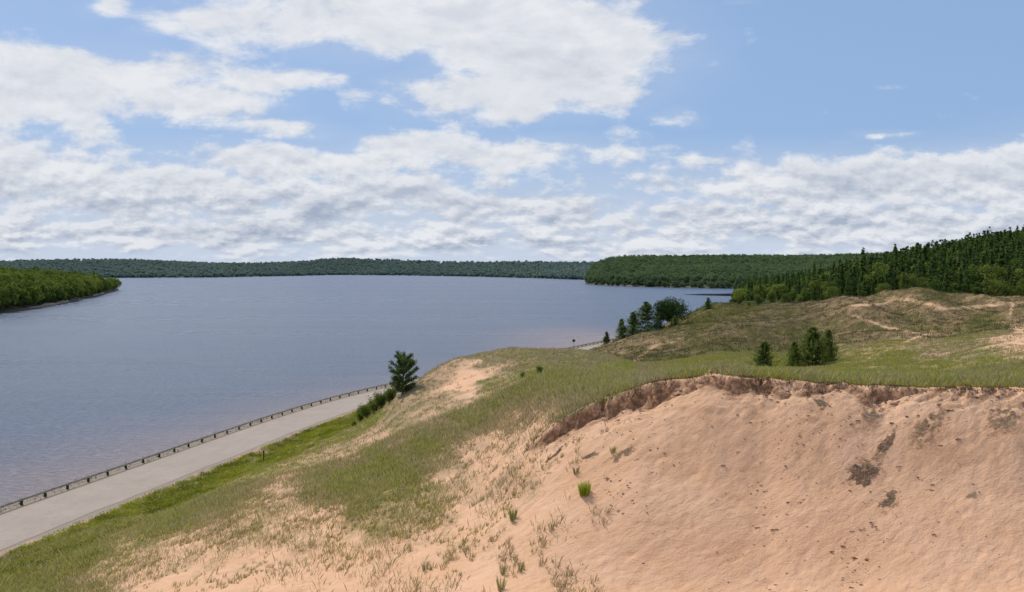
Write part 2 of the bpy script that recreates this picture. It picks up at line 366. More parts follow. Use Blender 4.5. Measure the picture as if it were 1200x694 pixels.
# brown soil on the cut below the lip
gz = np.gradient(Z, axis=0)/np.gradient(Dg, axis=0)
soil = np.where((dd > -.05) & (dd < 2.6), np.exp(-np.maximum(dd-.5, 0)/(.22+.55*sstep(840, 660, cg)))*sstep(.0, .2, dd), 0)*sstep(610, 630, cg)
soil = soil*sstep(-.08, .08, fbm(Xg/1.5, Yg/.35+Xg*.2, 95, 4)*.7+fbm(P1/.5, P2/.3, 96, 3)*.7+.2*sstep(840, 760, cg)+.03)
soil = np.clip(soil*1.25+cl*.6*(cg > 820), 0, 1)
lin = lambda c: np.array([((v/255+.055)/1.055)**2.4 if v > 10 else v/3294 for v in c])
n1 = fbm(Xg/1.1, Yg/1.6, 101, 4); n2 = fbm(Xg/6, Yg/8, 103, 4)
cvr = np.clip(cover*.88+n1*.75*(1-np.abs(cover-.5)*.8)+n2*.25, 0, 1)
cvr = np.where(cover > .97, np.maximum(cvr, .74), cvr); cvr = np.where(cover < .02, 0, cvr)
verts = np.stack([Xg, Yg, Z], -1).reshape(-1, 3)
i0 = (np.arange(NR-1)[:, None]*NC+np.arange(NC-1)[None, :]).ravel()
faces = np.stack([i0, i0+1, i0+NC+1, i0+NC], -1)
m_ground, T = mat('dune_ground')
pos = T.new('ShaderNodeNewGeometry').outputs['Position']
A = T.attr('cover').outputs['Fac']; G = T.attr('green').outputs['Fac']; SO = T.attr('soil').outputs['Fac']; SH = T.attr('shoulder').outputs['Fac']; FR = T.attr('wood').outputs['Fac']
nf = T.noise(pos, 3.2, 6, .65); nb = T.noise(pos, .35, 4, .55); nm = T.noise(pos, 14, 3, .6)
sand = T.mix(T.ramp(nb, .3, .7), (.73, .425, .24), (.79, .485, .30))
sand = T.mix(T.math('MULTIPLY', T.ramp(nf, .55, .8), .35), sand, (.55, .29, .155))
sand = T.mix(T.math('MULTIPLY', T.ramp(T.noise(pos, 40, 2, .7), .5, .8), .22), sand, (.42, .26, .16))
sand = T.mix(T.math('MULTIPLY', T.ramp(T.noise(pos, .9, 5, .7, .5), .5, .75), .3), sand, (.60, .32, .175))
grn = T.mix(T.ramp(nf, .3, .7), (.135, .14, .03), (.25, .24, .065))
dry = T.mix(T.ramp(nf, .3, .7), (.17, .135, .07), (.30, .235, .14))
veg = T.mix(T.ramp(T.math('ADD', G, T.math('MULTIPLY', T.math('SUBTRACT', nb, .5), .8)), .2, .8), dry, grn)
veg = T.mix(T.math('MULTIPLY', T.ramp(nm, .5, .7), .5), veg, (.05, .055, .02))
cf = T.ramp(T.math('ADD', A, T.math('MULTIPLY', T.math('SUBTRACT', nf, .5), 1.1)), .2, .85)
cf = T.math('MULTIPLY', cf, T.ramp(A, .0, .12))
c = T.mix(cf, sand, veg)
c = T.mix(SH, c, T.mix(nf, (.40, .32, .25), (.26, .21, .16)))
c = T.mix(T.math('MULTIPLY', SO, T.ramp(nf, .25, .55)), c, T.mix(nm, (.13, .068, .036), (.34, .18, .10)))
c = T.mix(T.math('MULTIPLY', T.attr('heath').outputs['Fac'], cf), c, T.mix(1, c, (.44, .43, .34), 'MULTIPLY'))
c = T.mix(FR, c, (.05, .06, .02))
sv = T.comb(T.math('MULTIPLY', T.vmath('DOT_PRODUCT', pos, (.88, .48, 0)), .55), T.vmath('DOT_PRODUCT', pos, (-.48, .88, .3)), 0)
rip = T.math('ADD', T.noise(sv, 3.4, 5, .6, .4), T.math('MULTIPLY', T.noise(pos, 11, 3, .6, .4), .35))
dim = T.math('MULTIPLY', T.ramp(T.noise(pos, 3.0, 1, .4), .45, .75, 0, 1, True), T.ramp(T.noise(pos, .35, 3, .5), .42, .58))
rip = T.math('SUBTRACT', rip, T.math('MULTIPLY', dim, .12))
b1 = T.bump(rip, .11, .7)
principled(T, c, .95, T.bump(nm, .03, .6, b1), spec=.1)
me = npmesh('dunes', verts, faces, [m_ground], True, {'cover': cvr.ravel(), 'green': np.clip(green+n2*.5, 0, 1).ravel(), 'soil': soil.ravel(), 'shoulder': shoulder.ravel(), 'wood': forestf.ravel(), 'heath': heath.ravel()})
tag(link('ground', me), 'sand dunes and grassy slopes above the lake', 'ground', kind='structure')

# ------------------------------------------------------------------ lake bed and water
bed = np.array([(-9000, -3000, -6), (9000, -3000, -6), (9000, 14000, -6), (-9000, 14000, -6)], float)
tag(link('lake_bed', npmesh('lake_bed', bed, [(0, 1, 2, 3)], [simple('lake_bed_sand', (.3, .2, .14))])), 'sandy bed under the lake', 'ground', kind='structure')
wu = np.linspace(-1.3, 1.3, 260); wd = np.geomspace(14, 13000, 420)
WU, WD = np.meshgrid(wu, wd); WX = WU*WD; WY = WD
sw = sdist(WX, WY).reshape(WX.shape)
shal = np.exp(-np.maximum(-sw, 0)/(14+14*np.clip((150-WY)/60, 0, 1)))+.6*np.exp(-np.hypot((WX-28)/32, (WY-330)/75)**2)
shal = np.clip(shal*(WY < 700), 0, 1)
wi = (np.arange(419)[:, None]*260+np.arange(259)[None, :]).ravel()
m_water, T = mat('lake_water')
pos = T.new('ShaderNodeNewGeometry').outputs['Position']
SHA = T.attr('shallow').outputs['Fac']
def scaled(v): return T.vmath('MULTIPLY', pos, v)
w1 = T.noise(scaled((.6, 1.0, 1)), 1.3, 5, .6, .6)
w2 = T.noise(scaled((.25, 1.0, 1)), .09, 4, .6)
w3 = T.noise(scaled((.12, 1.0, 1)), .012, 4, .6)
streak = T.noise(scaled((.10, 1.0, 1)), .035, 3, .5)
base = T.mix(T.ramp(w3, .35, .65), (.062, .092, .150), (.088, .120, .180))
base = T.mix(T.math('MULTIPLY', T.ramp(streak, .5, .7), .5), base, (.10, .125, .18))
base = T.mix(T.math('MULTIPLY', T.ramp(w1, .45, .65), .55), base, (.14, .17, .235))  # pale ripple highlights painted into the water colour
base = T.mix(T.math('MULTIPLY', T.ramp(T.math('ADD', SHA, T.math('MULTIPLY', T.math('SUBTRACT', w2, .5), .5)), .05, .9), .72), base, (.36, .235, .19))
foamline = T.ramp(T.math('ABSOLUTE', T.math('SUBTRACT', T.math('ADD', T.vmath('DOT_PRODUCT', pos, (-.04, 1, 0)), T.math('MULTIPLY', w2, 5)), 233)), .2, 1.3, 1, 0)
foamx = T.ramp(T.vmath('DOT_PRODUCT', pos, (1, 0, 0)), -62, -76)
base = T.mix(T.math('MULTIPLY', T.math('MULTIPLY', foamline, foamx), T.ramp(w3, .4, .6, .02, .2)), base, (.45, .48, .52))
h = T.math('ADD', T.math('MULTIPLY', w1, 1), T.math('MULTIPLY', w2, 1.6))
rough = T.ramp(w3, .3, .7, .25, .34)
pb = principled(T, base, rough, T.bump(h, .75, .9), spec=.42)
pb.inputs['IOR'].default_value = 1.33
wv = np.stack([WX, WY, np.zeros_like(WX)], -1).reshape(-1, 3)
tag(link('lake', npmesh('lake', wv, np.stack([wi, wi+1, wi+261, wi+260], -1), [m_water], True, {'shallow': shal.ravel()})), 'wide blue grey lake with small ripples', 'water', kind='structure')

# ------------------------------------------------------------------ road
def ribbon(name, s0, s1, z0, z1, m, t0=0, t1=None, jag=0):
    x0, y0 = offs(s0); x1, y1 = offs(s1); n = len(x0); t1 = t1 or n
    K = 7; V = []
    for k in range(K):
        f = k/(K-1); V.append(np.stack([x0+(x1-x0)*f, y0+(y1-y0)*f, np.full(n, z0+(z1-z0)*f)], -1))
    V = np.array(V)[:, t0:t1]
    if jag:
        nn = V.shape[1]; q = fbm(np.arange(nn)*.7, np.arange(nn)*0., int(jag*100), 3)*jag
        V[-1, :, 0] += _dy[t0:t1]*q; V[-1, :, 1] -= _dx[t0:t1]*q
    nn = V.shape[1]; i = (np.arange(K-1)[:, None]*nn+np.arange(nn-1)[None, :]).ravel()
    return npmesh(name, V.reshape(-1, 3), np.stack([i, i+1, i+nn+1, i+nn], -1)[:, ::-1], [m], True)
m_road, T = mat('worn_asphalt')
pos = T.new('ShaderNodeNewGeometry').outputs['Position']
nA = T.noise(pos, .25, 4, .6); nB = T.noise(pos, 9, 3, .6); nC = T.noise(T.vmath('MULTIPLY', pos, (1, .25, 1)), .9, 4, .6)
c = T.mix(T.ramp(nA, .3, .7), (.37, .30, .24), (.42, .345, .28)); c = T.mix(T.math('MULTIPLY', T.ramp(nC, .45, .75), .35), c, (.33, .265, .21))
c = T.mix(T.math('MULTIPLY', T.ramp(nB, .5, .8), .4), c, (.45, .375, .31)); c = T.mix(T.math('MULTIPLY', T.ramp(T.noise(pos, .55, 6, .75, 1), .56, .62), .5), c, (.44, .36, .28)); c = T.mix(T.math('MULTIPLY', T.ramp(T.math('ABSOLUTE', T.math('SUBTRACT', T.noise(pos, .3, 4, .6), .5)), .004, .0), .5), c, (.16, .14, .13)); principled(T, c, .9, T.bump(nB, .01), spec=.2)
tag(link('road', ribbon('road', .9, 9.6, 1.985, 1.985, m_road, jag=.5)), 'pale grey two lane road along the lake shore', 'road', kind='structure')
m_line, T = mat('faded_yellow_paint')
pos = T.new('ShaderNodeNewGeometry').outputs['Position']
c = T.mix(T.ramp(T.noise(pos, 2.5, 5, .7), .35, .6), (.37, .31, .24), (.35, .30, .255)); principled(T, c, .8)
tag(link('road_marking', ribbon('road_marking', 5.15, 5.3, 1.991, 1.991, m_line)), 'faded yellow centre line painted on the road', 'road marking', kind='structure')

# ------------------------------------------------------------------ guard rail
m_steel = simple('weathered_galvanised_steel', (.46, .44, .40), (.30, .28, .24), 1.5, .6, .15)
m_wood = simple('dark_treated_timber', (.055, .042, .03), (.03, .022, .016), 6, .9)
gr = empty('guard_rail', (0, 0, 2))
tag(gr, 'long steel guard rail on dark wooden posts between road and lake', 'guard rail')
prof = [(-.06, .46), (-.02, .50), (.03, .54), (.03, .58), (-.03, .62), (.03, .66), (.03, .71), (-.02, .75), (-.06, .79)]
rv = []
for s_, z_ in prof:
    x, y = offs(.12+s_); rv.append(np.stack([x, y, np.full(len(x), z_-.0)], -1))
rv = np.array(rv); t0 = 8; rv = rv[:, t0:]; nn = rv.shape[1]
ii = (np.arange(len(prof)-1)[:, None]*nn+np.arange(nn-1)[None, :]).ravel()
link('rail', npmesh('rail', rv.reshape(-1, 3), np.stack([ii, ii+1, ii+nn+1, ii+nn], -1), [m_steel]), gr)
pm = MB(); pm.box((0, 0, .22), (.20, .22, 1.0)); pm.box((.13, 0, .62), (.09, .17, .30)); pmesh = pm.mesh('post', m_wood)
ts = np.arange(40, LEN-30, 3.35); px_ = np.interp(ts, _ts, _rx); py_ = np.interp(ts, _ts, _ry)
an = np.interp(ts, _ts, np.unwrap(np.arctan2(_dy, _dx)))
m_weed = foliage('verge_weeds', (.07, .08, .03), (.20, .20, .08), transl=.2)
for k in range(min(len(ts), 98)):
    o = link('post', pmesh, gr, (px_[k]-.14*math.sin(an[k]), py_[k]+.14*math.cos(an[k]), 0)); o.rotation_euler = (random.uniform(-.06, .06), random.uniform(-.06, .06), an[k]-math.pi/2)
    o.location.x -= _dy[0]*0

# ------------------------------------------------------------------ leaf clouds
def quads(P, N, size, asp=1.0, jit=.6, r=rng):
    """one small tilted quad at every point P facing about N"""
    n = len(P); N = N+r.normal(0, jit, (n, 3)); N /= np.linalg.norm(N, axis=1)[:, None]+1e-9
    a = np.cross(N, r.normal(0, 1, (n, 3))); a /= np.linalg.norm(a, axis=1)[:, None]+1e-9
    b = np.cross(N, a); s = (size*r.uniform(.6, 1.3, n))[:, None] if np.isscalar(size) else (size*r.uniform(.6, 1.3, n))[:, None]
    V = np.stack([P-a*s, P+b*s*asp*.7, P+a*s, P-b*s*asp*.7], 1).reshape(-1, 3)
    Fq = np.arange(n*4).reshape(n, 4)
    return V, Fq
def rand_dir(n, r):
    v = r.normal(0, 1, (n, 3)); return v/np.linalg.norm(v, axis=1)[:, None]
def broad_crown(h, w, n, leaf, seed, lobes=16, low=.22):
    r = np.random.default_rng(seed)
    P, N, Tn, cs = [], [], [], []
    for k in range(lobes):
        u = rand_dir(1, r)[0]; q = r.uniform(.35, .78)
        c = np.array([u[0]*w/2*q, u[1]*w/2*q, h*(low+(1-low)*.5)+u[2]*h*(1-low)*.5*q])
        rad = w*r.uniform(.16, .27); cs.append(c)
        m = n//lobes; dv = rand_dir(m, r); dv[:, 2] = np.abs(dv[:, 2])*.9+dv[:, 2]*.1 if False else dv[:, 2]
        rr = rad*r.uniform(.72, 1.05, m)**.6
        lump = 1+.25*np.sin(dv[:, 0]*5+k)*np.cos(dv[:, 1]*6+k*2)
        P.append(c+dv*(rr*lump)[:, None]*np.array([1, 1, .8])); N.append(dv+np.array([0, 0, .3]))
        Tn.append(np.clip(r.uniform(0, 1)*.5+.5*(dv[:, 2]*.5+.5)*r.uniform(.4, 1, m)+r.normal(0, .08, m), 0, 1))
    P = np.concatenate(P); N = np.concatenate(N); Tn = np.concatenate(Tn)
    P[:, 2] = np.maximum(P[:, 2], h*.06)
    V, Fq = quads(P, N, leaf, 1, .55, r)
    return V, Fq, np.repeat(Tn, 4), cs
def conifer_crown(h, w, n, leaf, seed, low=.07, power=.85, ragged=.3, droop=.25, div=14):
    r = np.random.default_rng(seed)
    nb = max(40, n//div); t = r.uniform(0, 1, nb)**1.25; az = r.uniform(0, 2*math.pi, nb)
    lev = np.round(t*16)/16+r.normal(0, .012+.0006*(div-14), nb); lev = np.clip(lev, 0, 1)
    rad = w/2*((1-lev)**power*(1+ragged*(r.uniform(-1, .7, nb)))+.03)
    side = 1+.18*np.sin(az*2+seed)
    rad *= side
    per = max(3, n//nb); f = r.uniform(.1, 1, (nb, per))**.7
    px = np.cos(az)[:, None]*rad[:, None]*f; py = np.sin(az)[:, None]*rad[:, None]*f
    zz = h*(low+(1-low)*lev)[:, None]-droop*rad[:, None]*f**1.5+.10*rad[:, None]*f**4*2
    P = np.stack([px, py, zz], -1).reshape(-1, 3); P += r.normal(0, leaf*.45*(1+.04*(div-14)), P.shape)
    P[:, 2] = np.clip(P[:, 2], h*.02, h)
    N = np.stack([np.cos(az)[:, None]+0*f, np.sin(az)[:, None]+0*f, 1.2+0*f], -1).reshape(-1, 3)
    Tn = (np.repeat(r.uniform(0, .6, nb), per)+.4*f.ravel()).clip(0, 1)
    V, Fq = quads(P, N, leaf, .8, .5, r)
    tip = np.array([[0, -leaf*.3, h*.95], [0, leaf*.3, h*.95], [0, 0, h*1.03], [0, 0, h*.94]])
    Fq = np.r_[Fq, [[len(V), len(V)+1, len(V)+2, len(V)+3]]]; V = np.r_[V, tip]; Tn = np.r_[np.repeat(Tn, 4), [.4]*4]
    return V, Fq, Tn
m_bark = simple('rough_bark', (.075, .055, .04), (.04, .03, .022), 8, .95, bump=.02)
m_conif = foliage('conifer_needles', (.032, .066, .026), (.17, .225, .07), transl=.38)
m_conlt = foliage('young_pine_needles', (.045, .08, .02), (.18, .22, .05), transl=.35)
m_broad = foliage('broadleaf_leaves', (.05, .09, .026), (.27, .30, .075), transl=.36)
m_broadd = foliage('dark_broadleaf_leaves', (.04, .082, .028), (.17, .23, .06), transl=.38)
def trunk_mesh(h, r0, seed, limbs=None, lean=.02):
    r = random.Random(seed); b = MB()
    pts = [(0, 0, -.3)]+[(r.uniform(-1, 1)*lean*h*k/5, r.uniform(-1, 1)*lean*h*k/5, h*k/5) for k in range(1, 6)]
    b.tube(pts, [r0*1.25]+[r0*(1-.17*k) for k in range(1, 6)], 7)
    for c in (limbs or []):
        z0 = max(h*.15, c[2]-.35*math.hypot(c[0], c[1])-h*.08)
        b.tube([(0, 0, min(z0, h*.9)), (c[0]*.55, c[1]*.55, (z0+c[2])/2+.02*h), tuple(c)], [r0*.4, r0*.25, r0*.08], 5)
    return b.mesh('trunk', m_bark, True)
PROTO = {}
def proto(kind, seed, h, w, n, leaf, material, **k):
    if kind == 'conifer':
        V, Fq, Tn = conifer_crown(h, w, n, leaf, seed, **k); tm = trunk_mesh(h*.96, h*.014, seed)
    else:
        V, Fq, Tn, cs = broad_crown(h, w, n, leaf, seed, **k); tm = trunk_mesh(h*.6, h*.02, seed, cs[:8], .03)
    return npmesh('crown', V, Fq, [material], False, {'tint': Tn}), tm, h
def tree(name, px, py, d, toppy, P, label, cat='tree', group=None, wf=1.0, rz=None, loc=None, sink=.05):
    """plant a tree: foot at picture column px at distance d, height reaching toppy"""
    if loc is None:
        X = (px-600)/F*d; zz = float(H(X, d)[0]); loc = (X, d, zz-sink)
    zt = at(px, toppy, loc[1])[2]; hh = max(.3, zt-loc[2]); s = hh/P[2]
    e = empty(name, loc, random.uniform(0, 6.28) if rz is None else rz, (s*wf, s*wf, s))
    link('crown', P[0], e); link('trunk', P[1], e)
    tag(e, label, cat, group); return e

# ------------------------------------------------------------------ near trees, each placed where the photograph has it
pA = proto('broad', 101, 5.5, 4.0, 5200, .10, m_conif, lobes=22, low=.05)
pC = [proto('conifer', 200+i, 5, w, 9000, .105, m_conlt, low=.02, power=.62, ragged=.6, div=34, droop=-.12) for i, w in enumerate((4.4, 4.8, 4.6, 4.6))]
pD = [proto('conifer', 220+i, 10, w, 8000, .20, m_conif, low=.02, power=.68, ragged=.65, div=42, droop=.1) for i, w in enumerate((6.0, 8.6, 8.0))]
PB = [proto('broad', 150+i, 10, 10, 4000, .27, m_broad, lobes=14, low=.04) for i in range(3)]
pR = proto('broad', 134, 10, 12.5, 11000, .23, m_conif, lobes=15, low=.10)
e = empty('pine_tree', (float((471-600)/F*101), 101, float(H((471-600)/F*101, 101)[0])-.1)); b_e = e
Vs, Fs, Ts = [], [], []; off = 0
rr_ = np.random.default_rng(5); mbk = MB(); mbk.tube([(0, 0, -.3), (.05, 0, 1.5), (.15, .05, 3), (.35, 0, 4.6)], [.13, .1, .07, .03])
for k in range(44):      # ragged upswept boughs
    z0 = .3+4.1*(k/43); az = k*2.4; L = (1.95-.9*abs(k/43-.42)*1.5)*rr_.uniform(.55, 1.25); L = max(L, .5)
    p0 = np.array((.3*(z0/4.6)**1.5, 0, z0)); tip = p0+np.array((math.cos(az)*L, math.sin(az)*L, .55*L*rr_.uniform(.3, 1.4)))
    mbk.tube([p0, (p0+tip)/2-np.array((0, 0, .06*L)), tip], [.04, .025, .01], 4)
    m = 300; f = rr_.uniform(.15, 1.05, m)**.75; P = p0+(tip-p0)*f[:, None]; P[:, 2] -= .25*L*f*(1-f); P += rr_.normal(0, .075+.05*f[:, None], (m, 3))
    V, Fq = quads(P, np.tile((tip-p0)*.4+np.array((0, 0, 1)), (m, 1)), .12, .55, .7, rr_)
    Vs.append(V); Fs.append(Fq+off); off += len(V); Ts.append(np.repeat(np.clip(rr_.uniform(0, .7)+f*.3, 0, 1), 4))
crown_me = npmesh('crown', np.concatenate(Vs), np.concatenate(Fs), [foliage('dark_pine_needles', (.026, .056, .02), (.13, .18, .055), transl=.3)], False, {'tint': np.concatenate(Ts)})
link('crown', crown_me, e); link('trunk', mbk.mesh('trunk', m_bark, True), e); e.scale = (1.0, 1.0, 1.06)
tag(e, 'dark ragged pine standing at the edge of the grassy hill beside the road', 'tree')
for (px, py, d, top, p, wf, lab) in [
    (897, 433, 117, 401, pC[0], 1.15, 'small young pine standing alone, leftmost of the meadow pines'),
    (932, 430, 119, 401, pC[1], .95, 'small young pine just left of the tallest meadow pine'),
    (953, 427, 121, 384, pC[2], 1.1, 'tallest bushy young pine in the middle of the meadow'),
    (972, 425, 124, 387, pC[3], .75, 'slim young pine at the right end of the meadow pines')]:
    tree('pine_tree', px, py, d, top, p, lab, group='young pines on the meadow before the far dune', wf=wf)
for (px, d, top, p, wf, lab, nm) in [
    (711, 262, 389, pD[0], 1.1, 'tiny dark spruce beside the far end of the road', 'spruce_tree'),
    (729, 262, 374, pD[0], 1.15, 'narrow spruce left of the big spruce by the lake', 'spruce_tree'),
    (742, 260, 366, pD[2], 1.15, 'medium spruce leaning against the big spruce by the lake', 'spruce_tree'),
    (757, 257, 354, pD[1], 1.3, 'big wide spruce in the clump above the lake shore', 'spruce_tree'),
    (772, 252, 371, pD[2], 1.6, 'low bushy spruce in front of the round topped tree', 'spruce_tree'),
    (787, 256, 348, pR, .95, 'round topped spreading tree on the ridge against the lake', 'broadleaf_tree'),
    (791, 249, 370, pD[2], 1.5, 'low dark spruce under the round topped tree', 'spruce_tree'),
    (830, 285, 349, pD[0], 1.5, 'single pointed spruce standing alone on the pale grass rise', 'spruce_tree'),
    (817, 285, 361, pD[0], 1.0, 'very small conifer left of the single pointed spruce', 'spruce_tree')]:
    tree(nm, px, 0, d, top, p, lab, wf=wf)

for (px, d, top, k_, wf, lab) in [
    (866, 318, 346, 0, .75, 'rounded leafy tree at the left end of the row behind the pale grass rise'),
    (878, 300, 352, 1, .7, 'low dense leafy tree second in the row behind the pale grass rise'),
    (889, 312, 343, 2, .65, 'taller leafy tree third in the row behind the pale grass rise'),
    (905, 320, 338, 0, .6, 'narrow leafy tree fourth in the row behind the pale grass rise'),
    (921, 306, 343, 1, .8, 'wide leafy tree fifth in the row behind the pale grass rise'),
    (938, 312, 345, 2, .8, 'leafy tree at the right end of the row where the dune starts')]:
    tree('broadleaf_tree', px, 0, d, top, PB[k_], lab, wf=wf)
# low bushes
def bush(name, px, d, hgt, w, label, material, n=900, leaf=.06, seed=1, group=None, cat='bush', spiky=False):
    r = np.random.default_rng(seed); X = (px-600)/F*d; zz = float(H(X, d)[0])
    e = empty(name, (X, d, zz-.03)); mbb = MB(); Vs, Fs, Ts = [], [], []; off = 0
    st_ = 9
    for k in range(st_):
        az = r.uniform(0, 6.28); tip = np.array((math.cos(az)*w*.5*r.uniform(.2, 1), math.sin(az)*w*.5*r.uniform(.2, 1), hgt*r.uniform(.6, 1)))
        mbb.tube([(0, 0, -.05), tuple(tip*.5+np.array((0, 0, .05))), tuple(tip)], [.02, .015, .006], 4)
        m = n//st_; f = r.uniform(.15, 1, m)**.7; P = tip*f[:, None]+r.normal(0, w*(.05 if spiky else .10), (m, 3)); P[:, 2] = np.abs(P[:, 2])
        V, Fq = quads(P, np.tile([0, 0, 1.], (m, 1)), leaf, .6, .8, r); Vs.append(V); Fs.append(Fq+off); off += len(V); Ts.append(np.repeat(np.clip(r.uniform(.1, .6)+f*.35, 0, 1), 4))
    link('foliage', npmesh('foliage', np.concatenate(Vs), np.concatenate(Fs), [material], False, {'tint': np.concatenate(Ts)}), e)
    link('stem', mbb.mesh('stem', m_bark), e)
    return tag(e, label, cat, group)
for i, (px, d, hh, w, lab) in enumerate([
    (421, 122, 2.2, 2.2, 'leafy bush nearest the road, left end of the bush row'), (429, 118, 2.2, 2.1, 'rounded bush second from the left beside the road'),
    (438, 114, 2.6, 2.4, 'tall green bush in the middle of the roadside bush row'), (447, 110, 2.6, 2.3, 'green bush just left of the dark ragged pine'),
    (456, 106, 2.2, 2.2, 'dark bush tucked under the left side of the ragged pine'), (413, 120, .9, 1.0, 'low bush on the lush grass below the bush row')]):
    bush('bush', px, d, hh, w, lab, m_broad, 2600, .11, 30+i, 'bushes on the slope beside the road')
bush('pine_sapling', 632, 80, 1.0, .9, 'small bright pine sapling on the green hill top', m_conlt, 1100, .05, 51, cat='sapling')
bush('pine_sapling', 612, 84, .75, .6, 'tiny dull sapling left of the bright one on the hill', m_conif, 700, .05, 52, cat='sapling')
bush('pine_sapling', 677, 215, 1.8, 1.3, 'little dark conifer at the edge of the distant road', m_conif, 600, .10, 53, cat='sapling')

# ------------------------------------------------------------------ marker post and road sign
def at_ground(px, d): X = (px-600)/F*d; return X, d, float(H(X, d)[0])
m_dark = simple('dark_painted_steel', (.03, .03, .028), (.05, .045, .04), 8, .6)
m_refl = simple('amber_reflector', (.25, .12, .03), (.18, .08, .02), 30, .3)
x, y, z = at_ground(307, 107); e = empty('marker_post', (x, y, z)); b = MB(); b.box((0, 0, .62), (.11, .09, 1.5)); link('post', b.mesh('post', m_wood), e)
b = MB(); b.box((0, 0, 1.45), (.22, .05, .30)); link('reflector', b.mesh('reflector', m_dark), e)
tag(e, 'short dark marker post in the green verge below the road', 'post')
i = int(np.argmin(np.abs(_ry-268))); e = empty('road_sign', (_rx[i]-_dy[i]*.9, _ry[i]+_dx[i]*.9, 1.9)); b = MB(); b.tube([(0, 0, -.3), (0, 0, 2.6)], [.05, .05]); link('post', b.mesh('post', m_dark), e)
b = MB(); s = .62; b.V = [np.array(v) for v in ((0, -.06, 2.5-s), (s, -.06, 2.5), (0, -.06, 2.5+s), (-s, -.06, 2.5), (0, -.09, 2.5-s), (s, -.09, 2.5), (0, -.09, 2.5+s), (-s, -.09, 2.5))]
b.F = [(0, 1, 2, 3), (7, 6, 5, 4), (0, 4, 5, 1), (1, 5, 6, 2), (2, 6, 7, 3), (3, 7, 4, 0)]; link('sign_panel', b.mesh('sign_panel', m_dark), e)
tag(e, 'dark diamond road sign on a thin post behind the far guard rail', 'sign')

# ------------------------------------------------------------------ woods
bl_lo = [broad_crown(18, 13, 330, 1.15, 300+i, lobes=11, low=.12)[:3] for i in range(5)]
cf_lo = [conifer_crown(18, 6.5, 300, .75, 320+i, low=.02) for i in range(5)]
bl_vlo = [broad_crown(18, 15, 110, 2.3, 340+i, lobes=7, low=.05)[:3] for i in range(5)]
def merge(name, pts, protos, mats, label, cat, hs, ws, tb, matidx=None):
    Vs, Fs, Ts, Ms = [], [], [], []; off = 0
    for k, (x, y, z) in enumerate(pts):
        V, Fq, Tn = protos[k % len(protos)] if not isinstance(protos, tuple) else protos[0][k]
        a = rng.uniform(0, 6.28); c, s = math.cos(a), math.sin(a)
        Vn = np.empty((len(V), 3), np.float32); Vn[:, 0] = (V[:, 0]*c-V[:, 1]*s)*ws[k]+x; Vn[:, 1] = (V[:, 0]*s+V[:, 1]*c)*ws[k]+y; Vn[:, 2] = V[:, 2]*hs[k]+z
        Vs.append(Vn); Fs.append(Fq+off); off += len(V); Ts.append(np.clip(Tn*.65+tb[k]*.5, 0, 1).astype(np.float32))
        if matidx is not None: Ms.append(np.full(len(Fq), matidx[k]))
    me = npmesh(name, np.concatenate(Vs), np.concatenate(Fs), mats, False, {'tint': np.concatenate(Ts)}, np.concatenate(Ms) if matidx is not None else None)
    return tag(link(name, me), label, cat, kind='stuff')

# right hand wood behind the dunes
cand = []
gx = np.arange(70, 720, 6.2)
for Yc in np.arange(318, 960, 6.2):
    for Xc in gx:
        x = Xc+rng.uniform(-2.4, 2.4); y = Yc+rng.uniform(-2.4, 2.4); px = 600+x/y*F
        if px < 846 or px > 1300: continue
        edge = np.interp(px, [846, 870, 900, 930, 960, 1000, 1050, 1100, 1150, 1300], [352, 350, 345, 330, 318, 322, 326, 322, 318, 315])
        if y < edge: continue
        if px < 930 and y < 450 and rng.uniform() < .55: continue
        z = float(H(x, y)[0])
        if z < .6: continue
        cand.append((x, y, z, px))
# keep those that can show: front rows, plus crown tops rising above nearer ones
cand.sort(key=lambda c: c[1]); horizon = {}
keep = []
for (x, y, z, px) in cand:
    conif = rng.uniform() < np.interp(px, [846, 930, 980, 1080, 1200], [.35, .5, .75, .72, .55])*np.interp(y, [320, 335, 480, 560, 800], [.55, 1, 1, .45, .3])
    front = y < np.interp(px, [846, 930, 1300], [375, 352, 338])
    hh = rng.uniform(15, 22) if conif else rng.uniform(11, 16)
    if front: hh *= rng.uniform(.28, .7)
    hh *= np.interp(px, [846, 880, 930, 975, 1030], [.5, .55, .66, .82, 1])
    if px > 900 and not front: hh *= rng.uniform(.75, 1.1)
    top = (z+hh-CAMZ)/y; b = int(px/5)
    hor = max(horizon.get(b, -9), -9)
    if top < hor-.010: continue
    keep.append((x, y, z, px, conif, hh, top))
    for q in (-1, 0, 1): horizon[b+q] = max(horizon.get(b+q, -9), top-.004-(.003 if q else 0))
fc = [proto('conifer', 400+i, 18, w, 1700, .42, m_conif, low=.02, ragged=.35) for i, w in enumerate((6.5, 5.5, 7, 6))]
fb = [proto('broad', 420+i, 14, w, 2200, .42, m_broad, lobes=16, low=.08) for i, w in enumerate((11, 13, 10))]
fbd = [proto('broad', 430+i, 14, w, 2200, .42, m_broadd, lobes=16, low=.08) for i, w in enumerate((11, 12, 10))]
nC = nB = 0; rest = []
